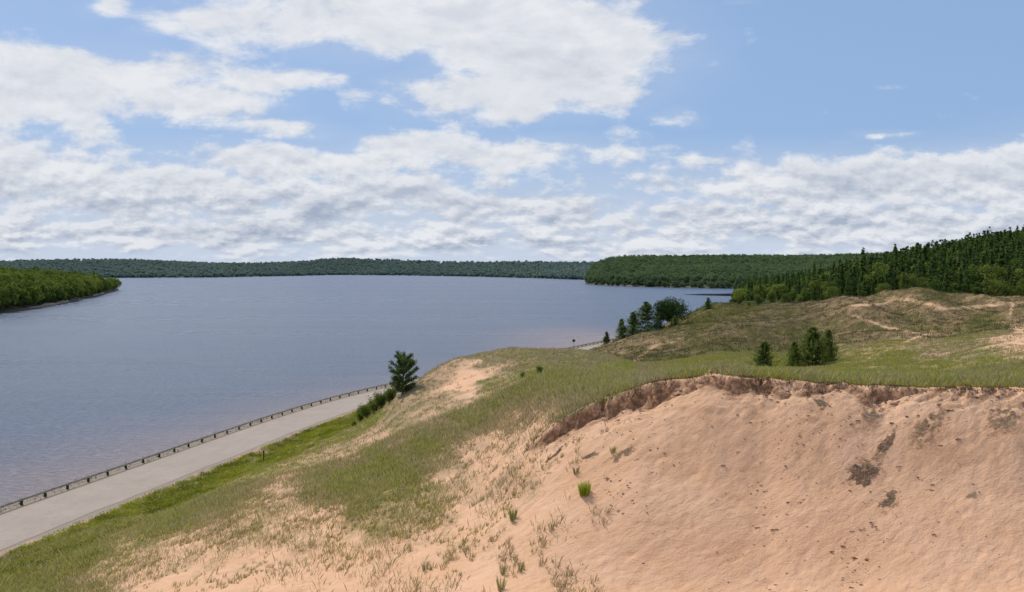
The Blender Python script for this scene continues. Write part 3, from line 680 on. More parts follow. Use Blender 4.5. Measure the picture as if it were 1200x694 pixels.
for (x, y, z, px, conif, hh, top) in keep:
    if conif and nC < 280: P = fc[nC % 4]; nC += 1
    elif not conif and nB < 130: P = (fb if rng.uniform() < .6 else fbd)[nB % 3]; nB += 1
    else: rest.append((x, y, z, px, conif, hh)); continue
    s = hh/P[2]; e = empty('conifer_tree' if conif else 'broadleaf_tree', (x, y, z-.2), rng.uniform(0, 6.28), (s*rng.uniform(.85, 1.2),)*2+(s,))
    link('crown', P[0], e); link('trunk', P[1], e)
    zone = 'left end' if px < 930 else ('middle' if px < 1050 else 'right part')
    row = 'low young' if hh < 9.5 else ('tall' if y < 450 else 'high slope')
    kind_ = 'pointed dark conifer' if conif else 'rounded leafy tree'
    lab = {'low young': 'low young %s at the front edge of the dune wood, %s', 'tall': 'tall %s standing in the front rows of the dune wood, %s', 'high slope': '%s high on the hillside of the dune wood, %s'}[row] % (kind_, zone)
    tag(e, lab, 'tree', lab.replace(kind_, 'conifers' if conif else 'leafy trees'))
if rest:
    pr = [(cf_lo if c[4] else bl_lo)[k % 5] for k, c in enumerate(rest)]
    merge('wood', [(c[0], c[1], c[2]-.3) for c in rest], (pr,), [m_conif, m_broadd], 'dense mixed wood covering the hill behind the dunes', 'wood',
          [c[5]/18 for c in rest], [c[5]/18*(1.1 if c[4] else 1.0) for c in rest], rng.uniform(0, .6, len(rest)), [0 if c[4] else 1 for c in rest])
print('right wood', len(keep), 'rest', len(rest))

# ------------------------------------------------------------------ far land: each a real hill sheet with trees standing on it
def far_land(name, pxs, shore_d, crest_d, crest_z, label, mt, back=1.4, nr=40):
    cx = np.linspace(pxs[0], pxs[-1], 260); sd = pchip(pxs, shore_d, cx); cd = pchip(pxs, crest_d, cx); cz = pchip(pxs, crest_z, cx)
    f = np.r_[np.linspace(-.03, 1, nr), 1.25, 1.6]
    Dd = sd[None]+(cd-sd)[None]*f[:, None]; Xx = (cx[None]-600)/F*Dd
    prof = np.where(f < 0, f*30, np.clip(f, 0, 1)**.85)
    Zz = np.where(f[:, None] < 0, -1.5, .4+cz[None]*prof[:, None])+fbm(Xx/120, Dd/120, 201, 3)*.12*cz[None]*(f[:, None] > .1)
    Zz[-1] = cz*.4
    n = len(cx); i = (np.arange(len(f)-1)[:, None]*n+np.arange(n-1)[None]).ravel()
    o = link(name, npmesh(name, np.stack([Xx, Dd, Zz], -1).reshape(-1, 3), np.stack([i, i+1, i+n+1, i+n], -1), [mt], True))
    tag(o, label, 'hill', kind='structure')
    def hz(px, fr):
        s_ = np.interp(px, cx, sd); c_ = np.interp(px, cx, cd); z_ = np.interp(px, cx, cz); d = s_+(c_-s_)*fr
        x = (px-600)/F*d
        fi = np.interp(fr, f, np.arange(len(f))); a = int(fi); a = min(a, len(f)-2); j = int(np.clip(np.interp(px, cx, np.arange(n)), 0, n-2))
        zz = Zz[a, j]*(1-(fi-a))+Zz[a+1, j]*(fi-a)
        return x, d, zz
    return hz
m_shore = simple('shore_earth', (.16, .12, .08), (.07, .07, .035), .05)
m_far, T = mat('far_canopy_haze_tint'); pos = T.new('ShaderNodeNewGeometry').outputs['Position']
principled(T, T.mix(T.ramp(T.noise(pos, .03, 5, .6), .3, .7), (.09, .13, .14), (.12, .165, .15)), 1, spec=0)  # distance haze painted into the hill colour as a blue tint
m_fartree = foliage('far_leaves_haze_tint', (.13, .19, .215), (.23, .285, .26), transl=.25)  # leaf colours blued and paled to stand in for distance haze
m_midtree = foliage('mid_leaves_haze_tint', (.052, .10, .078), (.19, .245, .125), transl=.35)  # slight bluish haze of the middle distance mixed into the leaf colours
# left point
hzL = far_land('left_point', [-160, 0, 60, 100, 128, 139], [440, 520, 640, 790, 1010, 1120], [700, 780, 860, 930, 1060, 1135], [20, 12, 9, 6, 3, 1], 'low wooded point on the left shore', m_shore)
k = 0; tops = []
for j in range(9000):
    fr = rng.uniform(0, 1)**1.5; px = rng.uniform(-80, 138); x, d, z = hzL(px, fr+.02)
    if any((x-a)**2+(d-b)**2 < 9**2 for a, b in tops): continue
    tops.append((x, d)); hh = rng.uniform(16, 23)*np.interp(px, [0, 110, 138], [1, .95, .72])*(.75 if fr < .04 else 1)
    if k >= 165 : break
    k += 1
    P = (fb if rng.uniform() < .6 else fbd)[k % 3]; s = hh/P[2]; e = empty('broadleaf_tree', (x, d, z-.4), rng.uniform(0, 6.28), (s*.95, s*.95, s)); link('crown', P[0], e); link('trunk', P[1], e)
    zone = 'near the picture edge' if px < 45 else ('in its middle' if px < 95 else 'near its tip')
    lab = ('leafy tree at the water edge of the left point, ' if fr < .10 else 'leafy tree within the wood of the left point, ')+zone
    tag(e, lab, 'tree', lab.replace('leafy tree', 'leafy trees'))
pts = []; hs = []
for j in range(30000):
    fr = rng.uniform(0, 1.1); px = rng.uniform(-150, 136); x, d, z = hzL(px, fr)
    if len(pts) > 900: break
    if any((x-a)**2+(d-b)**2 < 6.5**2 for a, b in tops): continue
    tops.append((x, d)); pts.append((x, d, z-.4)); hs.append(rng.uniform(.85, 1.2)*np.interp(px, [0, 110, 138], [1, .95, .6]))
merge('wood', pts, bl_lo, [m_broad], 'dense leafy wood filling the left hand point', 'wood', hs, [h*.9 for h in hs], rng.uniform(0, .8, len(pts)))
# tall pine sticking up on the point
x, d, z = hzL(110, .3); e = empty('conifer_tree', (x, d, z), 0, (1.1, 1.1, 1.35)); link('crown', fc[0][0], e); link('trunk', fc[0][1], e)
tag(e, 'dark conifer rising above the leafy trees near the end of the left point', 'tree')
# right point across the bay
hzR = far_land('right_point', [686, 700, 740, 800, 850, 900, 980, 1100, 1250], [1600, 1480, 1340, 1240, 1190, 1150, 1100, 1100, 1100], [1680, 1750, 1900, 2000, 2000, 2000, 2000, 2000, 2000], [10, 34, 47, 49, 50, 50, 52, 60, 60], 'wooded hill across the bay', m_shore)
pts, hs, tb = [], [], []
for j in range(5200):
    px = rng.uniform(688, 1060); fr = rng.uniform(0, 1.05)**1.1; x, d, z = hzR(px, fr)
    pts.append((x, d, z-1)); hs.append(rng.uniform(.75, 1.05)*(.7 if fr < .02 else 1)*(.85 if px < 700 else 1)); tb.append(np.clip(.5+1.6*float(fbm(np.array([x/70]), np.array([d/70]), 9, 2)[0])+rng.normal(0, .35), 0, 1))
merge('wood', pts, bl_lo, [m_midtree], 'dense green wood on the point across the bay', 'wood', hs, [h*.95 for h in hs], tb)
# far shore
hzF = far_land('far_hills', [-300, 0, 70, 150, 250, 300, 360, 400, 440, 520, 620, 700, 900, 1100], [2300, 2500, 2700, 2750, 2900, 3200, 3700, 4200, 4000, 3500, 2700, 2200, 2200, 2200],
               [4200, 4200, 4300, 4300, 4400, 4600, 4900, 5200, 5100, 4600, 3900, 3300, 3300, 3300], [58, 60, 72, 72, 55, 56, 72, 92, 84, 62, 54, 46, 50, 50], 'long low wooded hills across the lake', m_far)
pts, hs, tb = [], [], []
for j in range(9000):
    px = rng.uniform(-60, 760); fr = rng.uniform(0, 1.03)**1.25; x, d, z = hzF(px, fr)
    pts.append((x, d, z-2)); hs.append(rng.uniform(.75, 1.15)); tb.append(np.clip(.5+2*float(fbm(np.array([x/180]), np.array([d/260]), 9, 2)[0])+rng.normal(0, .15), 0, 1))
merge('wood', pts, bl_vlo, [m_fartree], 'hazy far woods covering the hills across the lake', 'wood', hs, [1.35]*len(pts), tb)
# low dark bar reaching into the bay
b = MB(); x0, y0, _ = at(802, 346.6, 900); x1, y1, _ = at(862, 346.6, 860); b.tube([(x0, 900, 0), ((x0*2+x1)/3, 885, .5), ((x0+x1*2)/3, 872, .7), (x1, 860, .9)], [.4, 1.2, 1.5, 2], 7)
tag(link('breakwater', b.mesh('breakwater', simple('dark_stone', (.05, .045, .045), (.03, .03, .03), .5), True)), 'thin dark breakwater lying low in the bay before the wood', 'breakwater')
# pale sand strips on the left point
for (pa, pb_, da, db) in [(28, 82, 548, 700), (108, 122, 868, 950)]:
    b = MB(); n = 9; pts = []
    for q in range(n+1):
        px = pa+(pb_-pa)*q/n; d = np.interp(px, [-160, 0, 60, 100, 128, 139], [440, 520, 640, 790, 1010, 1120])-6; pts.append(((px-600)/F*d, d, .12))
    b.tube(pts, [.3]+[1.5+random.uniform(-.6, 1) for _ in range(n-1)]+[.3], 6)
    tag(link('beach', b.mesh('beach', simple('pale_beach_sand', (.36, .28, .2), (.25, .2, .14), .3), True)), 'narrow pale beach under the trees of the left point' if pa == 28 else 'small pale beach near the tip of the left point', 'beach', kind='structure')

# ------------------------------------------------------------------ beach grass
def grass_attr(arr, X, Y):
    u = np.clip(((X/Y-U[0])/(U[1]-U[0])).round().astype(int), 0, NC-1); i = np.clip(np.searchsorted(rows_d, Y), 0, NR-1); return arr[i, u]
m_grass, T = mat('marram_grass')
tn = T.attr('hue').outputs['Color']
d_ = T.new('ShaderNodeBsdfDiffuse'); T.l.new(tn, d_.inputs[0]); tr_ = T.new('ShaderNodeBsdfTranslucent'); T.l.new(tn, tr_.inputs[0])
mx = T.new('ShaderNodeMixShader'); mx.inputs[0].default_value = .5; T.l.new(d_.outputs[0], mx.inputs[1]); T.l.new(tr_.outputs[0], mx.inputs[2])
o_ = T.new('ShaderNodeOutputMaterial'); T.l.new(mx.outputs[0], o_.inputs[0])
def blades(cx, cy, hgt, nb, wid, hue, name, spread=.12, lean=.5, zoff=0):
    n = len(cx); cz = H(cx, cy); r = rng
    ang = r.uniform(0, 6.28, (n, nb)); rad = r.uniform(0, 1, (n, nb))**.7*spread*(hgt[:, None]/.4)
    bx = cx[:, None]+np.cos(ang)*rad; by = cy[:, None]+np.sin(ang)*rad; bz = np.repeat(cz, nb).reshape(n, nb)-.03+zoff
    hh = hgt[:, None]*r.uniform(.5, 1.1, (n, nb)); ln = lean*r.uniform(.1, 1, (n, nb))
    lx = np.cos(ang)*ln*hh+.12*hh; ly = np.sin(ang)*ln*hh
    wa = r.uniform(0, 3.14, (n, nb)); 
    if np.ndim(wid) == 0: wid = np.full(n, wid)
    if True: wx_ = np.cos(wa)*wid[:, None]; wy_ = np.sin(wa)*wid[:, None]*.6
    p0 = np.stack([bx-wx_, by-wy_, bz], -1); p1 = np.stack([bx+wx_, by+wy_, bz], -1)
    p2 = np.stack([bx+lx*.4+wx_*.7, by+ly*.4+wy_*.7, bz+hh*.62], -1); p3 = np.stack([bx+lx, by+ly, bz+hh], -1)
    V = np.stack([p0, p1, p2, p3], 2).reshape(-1, 3); Fq = np.arange(len(V)).reshape(-1, 4)
    hu = hue[:, None, :]*r.uniform(.7, 1.3, (n, nb))[..., None]; hu = np.repeat(hu.reshape(-1, 3), 4, 0)
    hu[0::4] *= .7; hu[1::4] *= .7
    return npmesh(name, V, Fq, [m_grass], False, {'hue': hu})
def scatter(n, pxr, dr, fn):
    px = rng.uniform(*pxr, n); d = np.sqrt(rng.uniform(dr[0]**2, dr[1]**2, n)); X = (px-600)/F*d
    k = fn(px, d, X); return px[k], d[k], X[k]
smooth_cover = cover
def hues(g, n):
    gg = np.clip((g-.5)*1.6+.45+rng.normal(0, .15, n), 0, 1)[:, None]
    a = np.array((.48, .39, .22)); b = np.array((.43, .415, .085))
    h = a*(1-gg)+b*gg; d = rng.uniform(0, 1, n)[:, None] < .12
    return np.where(d, np.array((.50, .42, .25)), h)
noedge = ((dd > -.55) & (dd < 2.5) & (cg > 640)).astype(float)
def fn(px, d, X):
    c = grass_attr(smooth_cover, X, d); s = sdist(X, d); n = fbm(X/1.5, d/2.0, 301, 3)
    fa = grass_attr(facemask, X, d)
    return (rng.uniform(0, 1, len(px)) < np.clip(c**2.1*.85+n*1.1*(c > .03)*(c < .93), 0, 1)) & (s > 10.8) & (grass_attr(noedge, X, d) < .5)
px, d, X = scatter(88000, (-60, 1260), (31, 75), fn)
g = grass_attr(green, X, d)+fbm(X/2.5, d/3.5, 371, 3)*.7
link('x', blades(X, d, rng.uniform(.16, .46, len(X))*np.where(d < 42, 1.05, .85), 9, .011+.00012*d, hues(g, len(X)), 'beach_grass', .14)); o = COL.objects['x']; o.name = 'beach_grass'
tag(o, 'beach grass growing over the near dune slopes', 'grass', kind='stuff')
def fnd(px, d, X):
    c = grass_attr(smooth_cover, X, d); s = sdist(X, d); n = fbm(X/3, d/4, 361, 3)
    return (rng.uniform(0, 1, len(px)) < np.clip(c**1.5*.85+n*.9*(c > .03), 0, 1)) & (s > 12) & (c > .02) & (grass_attr(noedge, X, d) < .5)
px, d, X = scatter(110000, (-60, 1260), (31, 80), fnd)
g = grass_attr(green, X, d)
o = link('dry_strands', blades(X, d, rng.uniform(.25, .62, len(X)), 4, .007+.00010*d, hues(g*.7, len(X))*1.0, 'dry_strands', .42, .7)); tag(o, 'fine straw coloured strands between the grass tufts', 'grass', kind='stuff')
px, d, X = scatter(60000, (0, 1240), (75, 150), fn)
g = grass_attr(green, X, d)
o = link('meadow_grass', blades(X, d, rng.uniform(.2, .45, len(X)), 7, .010+.00016*d, hues(g, len(X))*.95, 'meadow_grass', .3)); tag(o, 'shorter grass covering the hill and meadow further back', 'grass', kind='stuff')
def fn2(px, d, X):
    c = grass_attr(smooth_cover, X, d); s = sdist(X, d); n = fbm(X/6, d/6, 311, 3); return (rng.uniform(0, 1, len(px)) < np.clip(c*.6+n, 0, 1)) & (s > 12)
px, d, X = scatter(26000, (690, 1240), (150, 330), fn2)
g = grass_attr(green, X, d)
o = link('dune_grass', blades(X, d, rng.uniform(.25, .7, len(X)), 7, np.full(len(X), .05), hues(g*.7, len(X))*.36, 'dune_grass', .5)); tag(o, 'low heathy tufts dotted over the far dune', 'grass', kind='stuff')
# lush weeds on the strip below the road
def fn3(px, d, X):
    s = sdist(X, d); return (s > 11.2) & (s < 21+fbm(X/4, d/4, 321, 2)*8) & (fbm(X/1.5, d/1.5, 331, 3) > -.08)
px, d, X = scatter(60000, (-60, 450), (50, 150), fn3)
nW = len(X); zc = H(X, d); nl = 9
P = np.stack([np.repeat(X, nl)+rng.normal(0, .22, nW*nl), np.repeat(d, nl)+rng.normal(0, .22, nW*nl), np.repeat(zc, nl)+rng.uniform(.02, .34, nW*nl)], -1)
V, Fq = quads(P, np.tile([0, 0, 1.], (len(P), 1)), .085, .8, .6)
m_weedl = foliage('lush_verge_weeds', (.11, .13, .018), (.54, .53, .055), transl=.4)
o = link('verge_weeds', npmesh('verge_weeds', V, Fq, [m_weedl], False, {'tint': np.repeat(np.clip(.5+1.5*fbm(P[:, 0]/2, P[:, 1]/2, 341, 3), 0, 1), 4)})); tag(o, 'lush low weeds in the strip between road and dune', 'weeds', kind='stuff')
# scrubby weeds on the lake side of the rail
s_ = rng.uniform(-2.2, .2, 9000); t_ = rng.integers(10, len(_rx)-12, 9000); X = _rx[t_]+_dy[t_]*s_+rng.uniform(-1, 1, 9000)*_dx[t_]; Y = _ry[t_]-_dx[t_]*s_+rng.uniform(-1, 1, 9000)*_dy[t_]
P = np.stack([X, Y, 1.9+rng.uniform(0, .55, 9000)*(fbm(X/3, Y/3, 351, 3)+.5)-np.maximum(-s_-1.6, 0)*.4], -1)
V, Fq = quads(P, np.tile([0, 0, 1.], (len(P), 1)), .10, .8, .7)
o = link('shore_weeds', npmesh('shore_weeds', V, Fq, [m_weed], False, {'tint': np.repeat(rng.uniform(0, 1, len(P)), 4)})); tag(o, 'dull scrubby weeds along the foot of the guard rail', 'weeds', kind='stuff')

# ------------------------------------------------------------------ single tufts on the sand, fallen turf
def ground_hit(px, py, d0=31, d1=60):
    ds = np.linspace(d0, d1, 900); a, y, z = ray(px, py); X = a/y*ds; Zr_ = CAMZ+z/y*ds; hh = H(X, ds); k = np.argmax(hh > Zr_) if (hh > Zr_).any() else int(np.argmin(np.abs(hh-Zr_)))
    return float(X[k]), float(ds[k]), float(hh[k])
for i, (px, py, hh, nb, hue, lab) in enumerate([
    (685, 580, .75, 260, (.42, .48, .06), 'bright yellow green bushy tuft alone on the open sand'),
    (718, 531, .42, 50, (.17, .17, .06), 'small grass tuft on the sand just below the turf scarp'),
    (675, 555, .45, 60, (.16, .15, .08), 'dull grass tuft up-slope to the left of the bright tuft'),
    (646, 622, .5, 36, (.17, .17, .08), 'thin grass tuft on bare sand below the bright tuft'),
    (611, 669, .5, 50, (.18, .18, .07), 'thin grass tuft near the bottom of the sand, right one of a pair'),
    (590, 672, .55, 50, (.18, .18, .07), 'thin grass tuft near the bottom of the sand, left one of a pair'),
    (601, 610, .8, 90, (.18, .19, .06), 'tall grass tuft casting a dark shadow at the edge of the sand'),
    (498, 668, .5, 60, (.18, .17, .09), 'pale grass tuft on the smooth sand at the bottom of the picture'),
    (587, 692, .7, 60, (.18, .18, .06), 'grass tuft cut by the bottom edge of the picture')]):
    x, y, z = ground_hit(px, py); n = nb
    a = rng.uniform(0, 6.28, n); rr = rng.uniform(0, 1, n)**.6*(.24 if i == 0 else .12)
    cx = x+np.cos(a)*rr; cy = y+np.sin(a)*rr
    zb = np.full(n, z); w = .008 if i else .014
    hg = hh*rng.uniform(.55, 1, n)*(1-(rr/.5)**2); ln = .35
    lx = np.cos(a)*ln*hg*rng.uniform(.3, 1, n); ly = np.sin(a)*ln*hg
    wa = rng.uniform(0, 3.14, n); wx_ = np.cos(wa)*w; wy_ = np.sin(wa)*w*.5
    V = np.stack([np.stack([cx-wx_-x, cy-wy_-y, zb-z-.05], -1), np.stack([cx+wx_-x, cy+wy_-y, zb-z-.05], -1), np.stack([cx+lx*.5+wx_-x, cy+ly*.5+wy_-y, zb-z+hg*.6], -1), np.stack([cx+lx-x, cy+ly-y, zb-z+hg], -1)], 1).reshape(-1, 3)
    hu = np.repeat(np.array(hue)[None]*(1 if i == 0 else 1.9)*rng.uniform(.7, 1.25, n)[:, None], 4, 0)
    tag(link('grass_tuft', npmesh('grass_tuft', V, np.arange(n*4).reshape(n, 4), [m_grass], False, {'hue': hu}), None, (x, y, z)), lab, 'grass tuft', 'single grass tufts on the sand')
m_turf = simple('fallen_turf', (.34, .21, .125), (.17, .10, .06), 9, 1)
m_root = foliage('dead_roots', (.40, .29, .21), (.68, .53, .41), transl=.4)
def clod(px, py, w, l, h, ang, lab, seed, roots=200):
    x, y, z = ground_hit(px, py); r = np.random.default_rng(seed)
    e = empty('fallen_turf', (x, y, z))
    k_s = 1 if h > .12 else .45
    nu, nv = 26, 16; V = []
    th = np.linspace(0, 2*math.pi, nu, endpoint=False); Vs = []
    ca_, sa_ = math.cos(ang), math.sin(ang)
    for q in range(nv+1):
        f = q/nv; rr = f; zz = h*(1 if h > .12 else .5)*(1-f**2.0)**.6
        nn = .35+1.3*vnoise(np.cos(th)*3.2*f+seed+5, np.sin(th)*3.2*f+seed*3+5, seed)
        lx = np.cos(th)*rr*w/2*nn*k_s; ly = np.sin(th)*rr*l/2*nn*k_s
        xx = lx*ca_-ly*sa_; yy = lx*sa_+ly*ca_
        gz_ = H(x+xx, y+yy)-z
        Vs.append(np.stack([xx, yy, gz_+zz*(.2+1.3*vnoise(lx*9+99, ly*9+99, seed+2))-.05-(.05 if q == nv else 0)], -1))
    V = np.concatenate(Vs); i = (np.arange(nv)[:, None]*nu+np.arange(nu)[None]); i2 = np.arange(nv)[:, None]*nu+((np.arange(nu)+1) % nu)[None]
    Fq = np.stack([i.ravel(), (i+nu).ravel(), (i2+nu).ravel(), i2.ravel()], -1)
    link('soil', npmesh('soil', V, Fq, [m_turf], False), e)
    n = roots*3; lx = r.normal(0, w*.36, n); ly = r.normal(0, l*.30, n); km = vnoise(lx/.22+seed*7+40, ly/.10+40, seed+9)+.25*np.exp(-(lx/w*3)**2-(ly/l*3)**2) > .56; lx = lx[km]; ly = ly[km]; n = len(lx)
    xx = lx*ca_-ly*sa_; yy = lx*sa_+ly*ca_; gz_ = H(x+xx, y+yy)-z
    P = np.stack([xx, yy, gz_+r.uniform(-.01, h*.45, n)], -1); a = ang+r.normal(0, .7, n); L = r.uniform(.03, .13, n)
    dv = np.stack([np.cos(a)*L, np.sin(a)*L, r.uniform(-.35, .3, n)*L], -1); wv_ = np.stack([-np.sin(a)*.008, np.cos(a)*.008, np.full(n, .012)], -1)
    V = np.stack([P-dv-wv_, P+dv*.1-wv_*1.5, P+dv, P+dv*.1+wv_*1.5], 1).reshape(-1, 3)
    rt_ = link('roots', npmesh('roots', V, np.arange(n*4).reshape(n, 4), [m_root], False, {'tint': np.repeat(r.uniform(0, 1, n), 4)}), e)
    rt_['kind'] = 'stuff'
    tag(e, lab, 'fallen turf', 'lumps of fallen turf on the sand face')
for q in [
    (1012, 555, 1.25, .7, .26, .2, 'largest brown lump of fallen turf halfway down the sand face', 1, 420),
    (1038, 522, 1.3, .35, .14, .5, 'jagged strip of fallen turf just above the largest lump', 2, 220),
    (1042, 587, .8, .5, .06, .6, 'flat grey patch of dead roots below the largest turf lump', 3, 500),
    (1022, 487, 1.2, .5, .10, .5, 'grey brown root clump under the lip right of centre', 4, 500),
    (1088, 500, 1.5, .9, .09, .5, 'wide grey tangle of roots hanging below the lip on the right', 5, 800),
    (1178, 490, 1.6, .9, .08, .3, 'grey root tangle near the right edge of the sand face', 6, 700),
    (960, 473, .7, .6, .08, .4, 'small grey root patch below the lip', 7, 350),
    (730, 533, 1.0, .5, .05, .3, 'thin dark root patch on the sand left of the scarp foot', 8, 300),
    (651, 532, .9, .3, .10, .4, 'dark root strip just under the left end of the turf scarp', 9, 260),
    (690, 536, .6, .3, .06, .2, 'small dark root patch between scarp and bright tuft', 10, 200),
    (1140, 581, .5, .2, .05, .2, 'small crumb of turf low on the right of the sand face', 11, 90)]:
    clod(*q)
# loose crumbs
rs = []
for (cx, cy, sx, sy, n) in [(905, 478, 45, 22, 130), (930, 500, 70, 20, 110), (1010, 530, 30, 22, 120), (870, 540, 60, 40, 60), (1120, 490, 60, 25, 160), (1100, 540, 80, 30, 90), (740, 495, 60, 14, 160), (700, 515, 40, 12, 90), (1160, 560, 40, 30, 50), (830, 470, 30, 12, 40), (1000, 470, 100, 10, 200)]:
    for _ in range(n):
        px = rng.normal(cx, sx*.6); py = rng.normal(cy, sy*.6)-(px-cx)*.25*0
        if px > 1215 or py < np.interp(px, [620, 680, 740, 800, 1000, 1200], [518, 492, 470, 458, 462, 462]): continue
        a, yy, zz = ray(px, py); dsx = 39.0
        for _k in range(10):
            X_ = a/yy*dsx; hh_ = float(H(X_, dsx)[0]); dsx += ((CAMZ-hh_)/(-zz/yy)-dsx)*.6
        rs.append((a/yy*dsx, dsx))
nr_ = len(rs)
for px in rng.uniform(625, 1230, 420):
    if float(fbm(np.array([px/18.]), np.array([2.]), 78, 3)[0]) < -.05: continue
    y = float(np.interp(px, cols, D5))-rng.exponential(.45)-.35; rs.append(((px-600)/F*y, y))
Vs = []; Fs = []; off = 0
for q_, (x, y) in enumerate(rs):
    if not (28 < y < 48): continue
    s = rng.uniform(.014, .045)*rng.choice([1, 1, 1, 2])*(1 if q_ < nr_ else 1.8); v = rand_dir(8, rng)*s*rng.uniform(.5, 1.1, (8, 1)); v[:, 0] *= rng.uniform(1, 3.0); v[:, 2] *= .6; v += (x, y, float(H(x, y)[0])+s*.2)
    Vs.append(v); Fs += [(off, off+1, off+2, off+3), (off+4, off+5, off+6, off+7), (off, off+4, off+2, off+6), (off+1, off+5, off+3, off+7), (off, off+5, off+2, off+7)]; off += 8
o = link('turf_crumbs', npmesh('turf_crumbs', np.concatenate(Vs), np.array(Fs), [simple('crumb', (.42, .23, .13), (.24, .125, .07), 9, 1)])); tag(o, 'loose brown crumbs of turf scattered down the sand face', 'crumbs', kind='stuff')
# dry roots and turf fringe hanging over the lip
t = rng.uniform(615, 1230, 9000); dlip = np.interp(t, cols, D5); amt = np.interp(t, cols, lipamt)
keepm = rng.uniform(0, 1, len(t)) < .25+.75*sstep(-.05, .15, fbm(t/14, t*0, 77, 3))
t = t[keepm]; dlip = dlip[keepm]; n = len(t); Y = dlip-rng.exponential(.18, n)+.12; X = (t-600)/F*Y
zz = H(X, Y); P = np.stack([X, Y, zz+rng.uniform(-.02, .14, n)], -1); L = rng.uniform(.08, .30, n); a = rng.uniform(-.9, .9, n)
dv = np.stack([np.sin(a)*L*.6, -L*.5, -L*rng.uniform(.1, .9, n)], -1); wv_ = np.stack([np.full(n, .013), np.zeros(n), np.zeros(n)], -1)
V = np.stack([P-wv_, P+wv_, P+dv+wv_*.3, P+dv-wv_*.3], 1).reshape(-1, 3)
o = link('root_fringe', npmesh('root_fringe', V, np.arange(n*4).reshape(n, 4), [foliage('root_fringe', (.06, .035, .02), (.20, .13, .08), transl=.05)], False, {'tint': np.repeat(rng.uniform(0, 1, n), 4)})); tag(o, 'brown roots and dead grass hanging over the turf lip', 'roots', kind='stuff')

# ------------------------------------------------------------------ sky, sun
SUN_EL, SUN_AZ = 54, -38     # azimuth from +Y towards +X
w = bpy.data.worlds.new('World'); scn.world = w; w.use_nodes = True
T = NT(w.node_tree)
sky = T.new('ShaderNodeTexSky', sky_type='NISHITA'); sky.sun_disc = False; sky.sun_elevation = R(SUN_EL); sky.sun_rotation = R(SUN_AZ)
sky.air_density = 1.0; sky.dust_density = 1.2; sky.ozone_density = 2.0
dirv = T.new('ShaderNodeTexCoord').outputs['Generated']
sep = T.new('ShaderNodeSeparateXYZ'); T.l.new(dirv, sep.inputs[0]); dx_, dy_, dz_ = sep.outputs
yy = T.math('MAXIMUM', dy_, .08)
a_ = T.math('DIVIDE', dx_, yy); e_ = T.math('DIVIDE', dz_, yy)
CS = 1/.105
den = T.math('ADD', T.math('MAXIMUM', dz_, 0), .20)
pv = T.comb(T.math('DIVIDE', dx_, den), T.math('DIVIDE', dy_, den), 0)       # flat cloud layer overhead
wz = T.noise(pv, 1.1, 4, .6, 0, True)
wofs = T.vmath('SUBTRACT', wz, (.5, .5, .5))
pxy = T.vmath('ADD', T.comb(a_, e_, 0), T.vmath('MULTIPLY', wofs, (.16, .06, 0)))
BL = [(480, 25, 210, 55, 1.1), (640, 60, 150, 62, 1.2), (700, 108, 85, 30, .8), (570, 112, 120, 32, 1), (300, 28, 100, 26, .8), (205, 35, 50, 12, .55), (130, 8, 28, 12, .6), (410, 60, 60, 22, .6),
      (90, 95, 190, 42, 1.05), (230, 115, 110, 32, .9), (-20, 110, 150, 60, 1.0), (320, 97, 85, 13, .8), (60, 60, 120, 18, .7),
      (335, 146, 70, 14, .8), (610, 178, 120, 24, 1), (480, 165, 95, 22, .9), (440, 125, 20, 10, .4),
      (130, 225, 260, 52, 1.0), (-20, 200, 170, 55, 1.2), (400, 235, 170, 38, .95), (330, 188, 140, 26, 1), (250, 268, 420, 26, .85), (-150, 250, 300, 60, .9),
      (640, 252, 170, 24, .85), (700, 240, 70, 20, .5), (560, 285, 420, 18, .75), (900, 222, 210, 18, .8), (1080, 215, 260, 36, 1.1), (1190, 185, 150, 26, .9), (1000, 262, 380, 30, 1.0), (1300, 220, 200, 70, 1.1),
      (830, 190, 65, 7, .6), (1045, 150, 42, 7, .7), (792, 133, 26, 14, .6), (1050, 102, 30, 4, .35), (860, 5, 25, 5, .4), (805, 93, 15, 5, .3), (990, 160, 18, 4, .4)]
acc = None
for (cx, cy, rx, ry, wt) in BL:
    q = T.vmath('MULTIPLY', T.vmath('SUBTRACT', pxy, ((cx-600)/F, (316-cy)/F, 0)), (F/rx/1.08, F/ry/1.08, 0))
    g_ = T.math('MULTIPLY', T.math('EXPONENT', T.math('MULTIPLY', T.vmath('DOT_PRODUCT', q, q), -.9)), wt)
    acc = g_ if acc is None else T.math('MAXIMUM', acc, g_)
# beyond the picture: plain broken cloud
out = T.ramp(T.math('MAXIMUM', T.math('ABSOLUTE', a_), T.math('ADD', T.math('MULTIPLY', e_, 1.5), .0)), .75, 1.0)
out = T.math('MAXIMUM', out, T.ramp(dy_, .3, .1))
acc = T.math('ADD', T.math('MULTIPLY', acc, T.math('SUBTRACT', 1, out)), T.math('MULTIPLY', out, .42))
def cloudn(off):
    hi = T.noise(T.vmath('ADD', pv, (off[0], off[1], 0)), 3.4, 10, .62, .25)
    ae = T.vmath('ADD', T.comb(T.math('MULTIPLY', a_, 5.0), T.math('MULTIPLY', T.math('POWER', T.math('MAXIMUM', e_, .0005), .75), 7.5), 0), (off[2], off[3], 3.3))
    lo = T.noise(ae, 2.6, 10, .6, .0)
    k = T.ramp(e_, .10, .34)
    return T.math('ADD', T.math('MULTIPLY', hi, T.math('ADD', T.math('MULTIPLY', k, .75), .1)), T.math('MULTIPLY', lo, T.math('SUBTRACT', .9, T.math('MULTIPLY', k, .75))))
nb1 = cloudn((0, 0, 0, 0)); nb2 = cloudn((-.03, .045, -.02, .075))
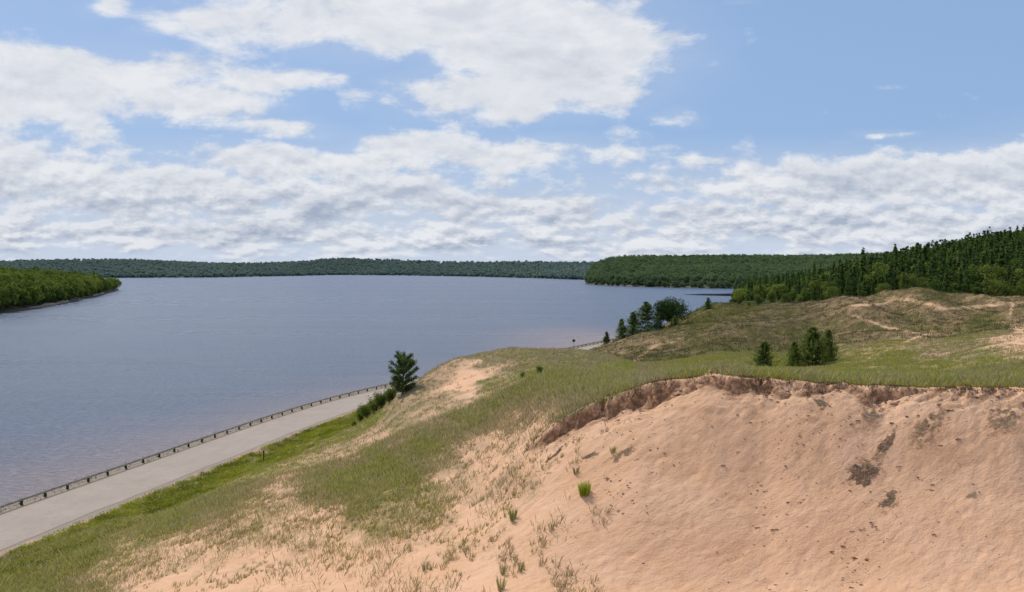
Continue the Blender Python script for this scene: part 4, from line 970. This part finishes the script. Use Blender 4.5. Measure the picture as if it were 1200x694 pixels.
nbl = T.noise(T.comb(T.math('MULTIPLY', a_, 4), T.math('MULTIPLY', e_, 13), 1), 1.3, 3, .5)
dens = T.math('ADD', acc, T.math('MULTIPLY', T.math('SUBTRACT', nb1, .5), 2.6))
fac = T.ramp(T.math('ADD', dens, T.ramp(e_, .07, .0, 0, .12)), .31, .78, 0, 1, True)
thin = T.math('MULTIPLY', T.ramp(acc, .15, .6), .15)
fac = T.math('MAXIMUM', fac, thin)
lit = T.math('ADD', T.math('MULTIPLY', T.math('SUBTRACT', nb1, nb2), 3.2), .5)         # sunny side / shaded side
low = T.ramp(e_, .16, .02)
thick = T.ramp(dens, .6, 1.4)
shade = T.math('MULTIPLY', T.math('ADD', T.math('MULTIPLY', low, .8), .34), T.math('ADD', T.math('MULTIPLY', T.ramp(T.math('SUBTRACT', 1, lit), .3, .85), 1.0), T.math('MULTIPLY', T.math('MULTIPLY', thick, T.ramp(nbl, .42, .6)), .8)), clamp=True)
white = tuple(v*CS for v in (.80, .82, .86)); grey = tuple(v*CS for v in (.37, .435, .56))
ccol = T.mix(shade, white, grey)
skyc = T.mix(T.ramp(e_, .12, .5, .8, .6), T.mix(1, sky.outputs[0], (1.06, 1.02, 1.06), 'MULTIPLY'), tuple(v*CS for v in (.29, .46, .75)))
haze = T.mix(T.ramp(e_, .17, .03, 0, .92), skyc, tuple(v*CS for v in (.58, .66, .79)))
fin = T.mix(T.math('MULTIPLY', fac, T.ramp(e_, -.01, .035, .45, 1)), haze, ccol)
bg = T.new('ShaderNodeBackground'); T.l.new(fin, bg.inputs[0]); bg.inputs[1].default_value = .105
wo = T.new('ShaderNodeOutputWorld'); T.l.new(bg.outputs[0], wo.inputs[0])
sl = bpy.data.lights.new('sun', 'SUN'); sl.energy = 2.8; sl.angle = R(.53); sl.color = (1, .95, .87)
so = bpy.data.objects.new('sun', sl); COL.objects.link(so)
from mathutils import Vector
sd_ = Vector((math.sin(R(SUN_AZ))*math.cos(R(SUN_EL)), math.cos(R(SUN_AZ))*math.cos(R(SUN_EL)), math.sin(R(SUN_EL))))
so.rotation_euler = sd_.to_track_quat('Z', 'Y').to_euler(); so.location = (0, 0, 80)

# ------------------------------------------------------------------ camera
cam = bpy.data.cameras.new('camera'); co = bpy.data.objects.new('camera', cam); COL.objects.link(co)
cam.sensor_width = 36; cam.lens = 36*F/1200; cam.clip_end = 20000; cam.clip_start = .1
co.location = (0, 0, CAMZ); co.rotation_euler = (math.pi/2-TILT, 0, 0)
scn.camera = co
scn.view_settings.view_transform = 'Standard'; scn.view_settings.look = 'None'; scn.view_settings.exposure = 0
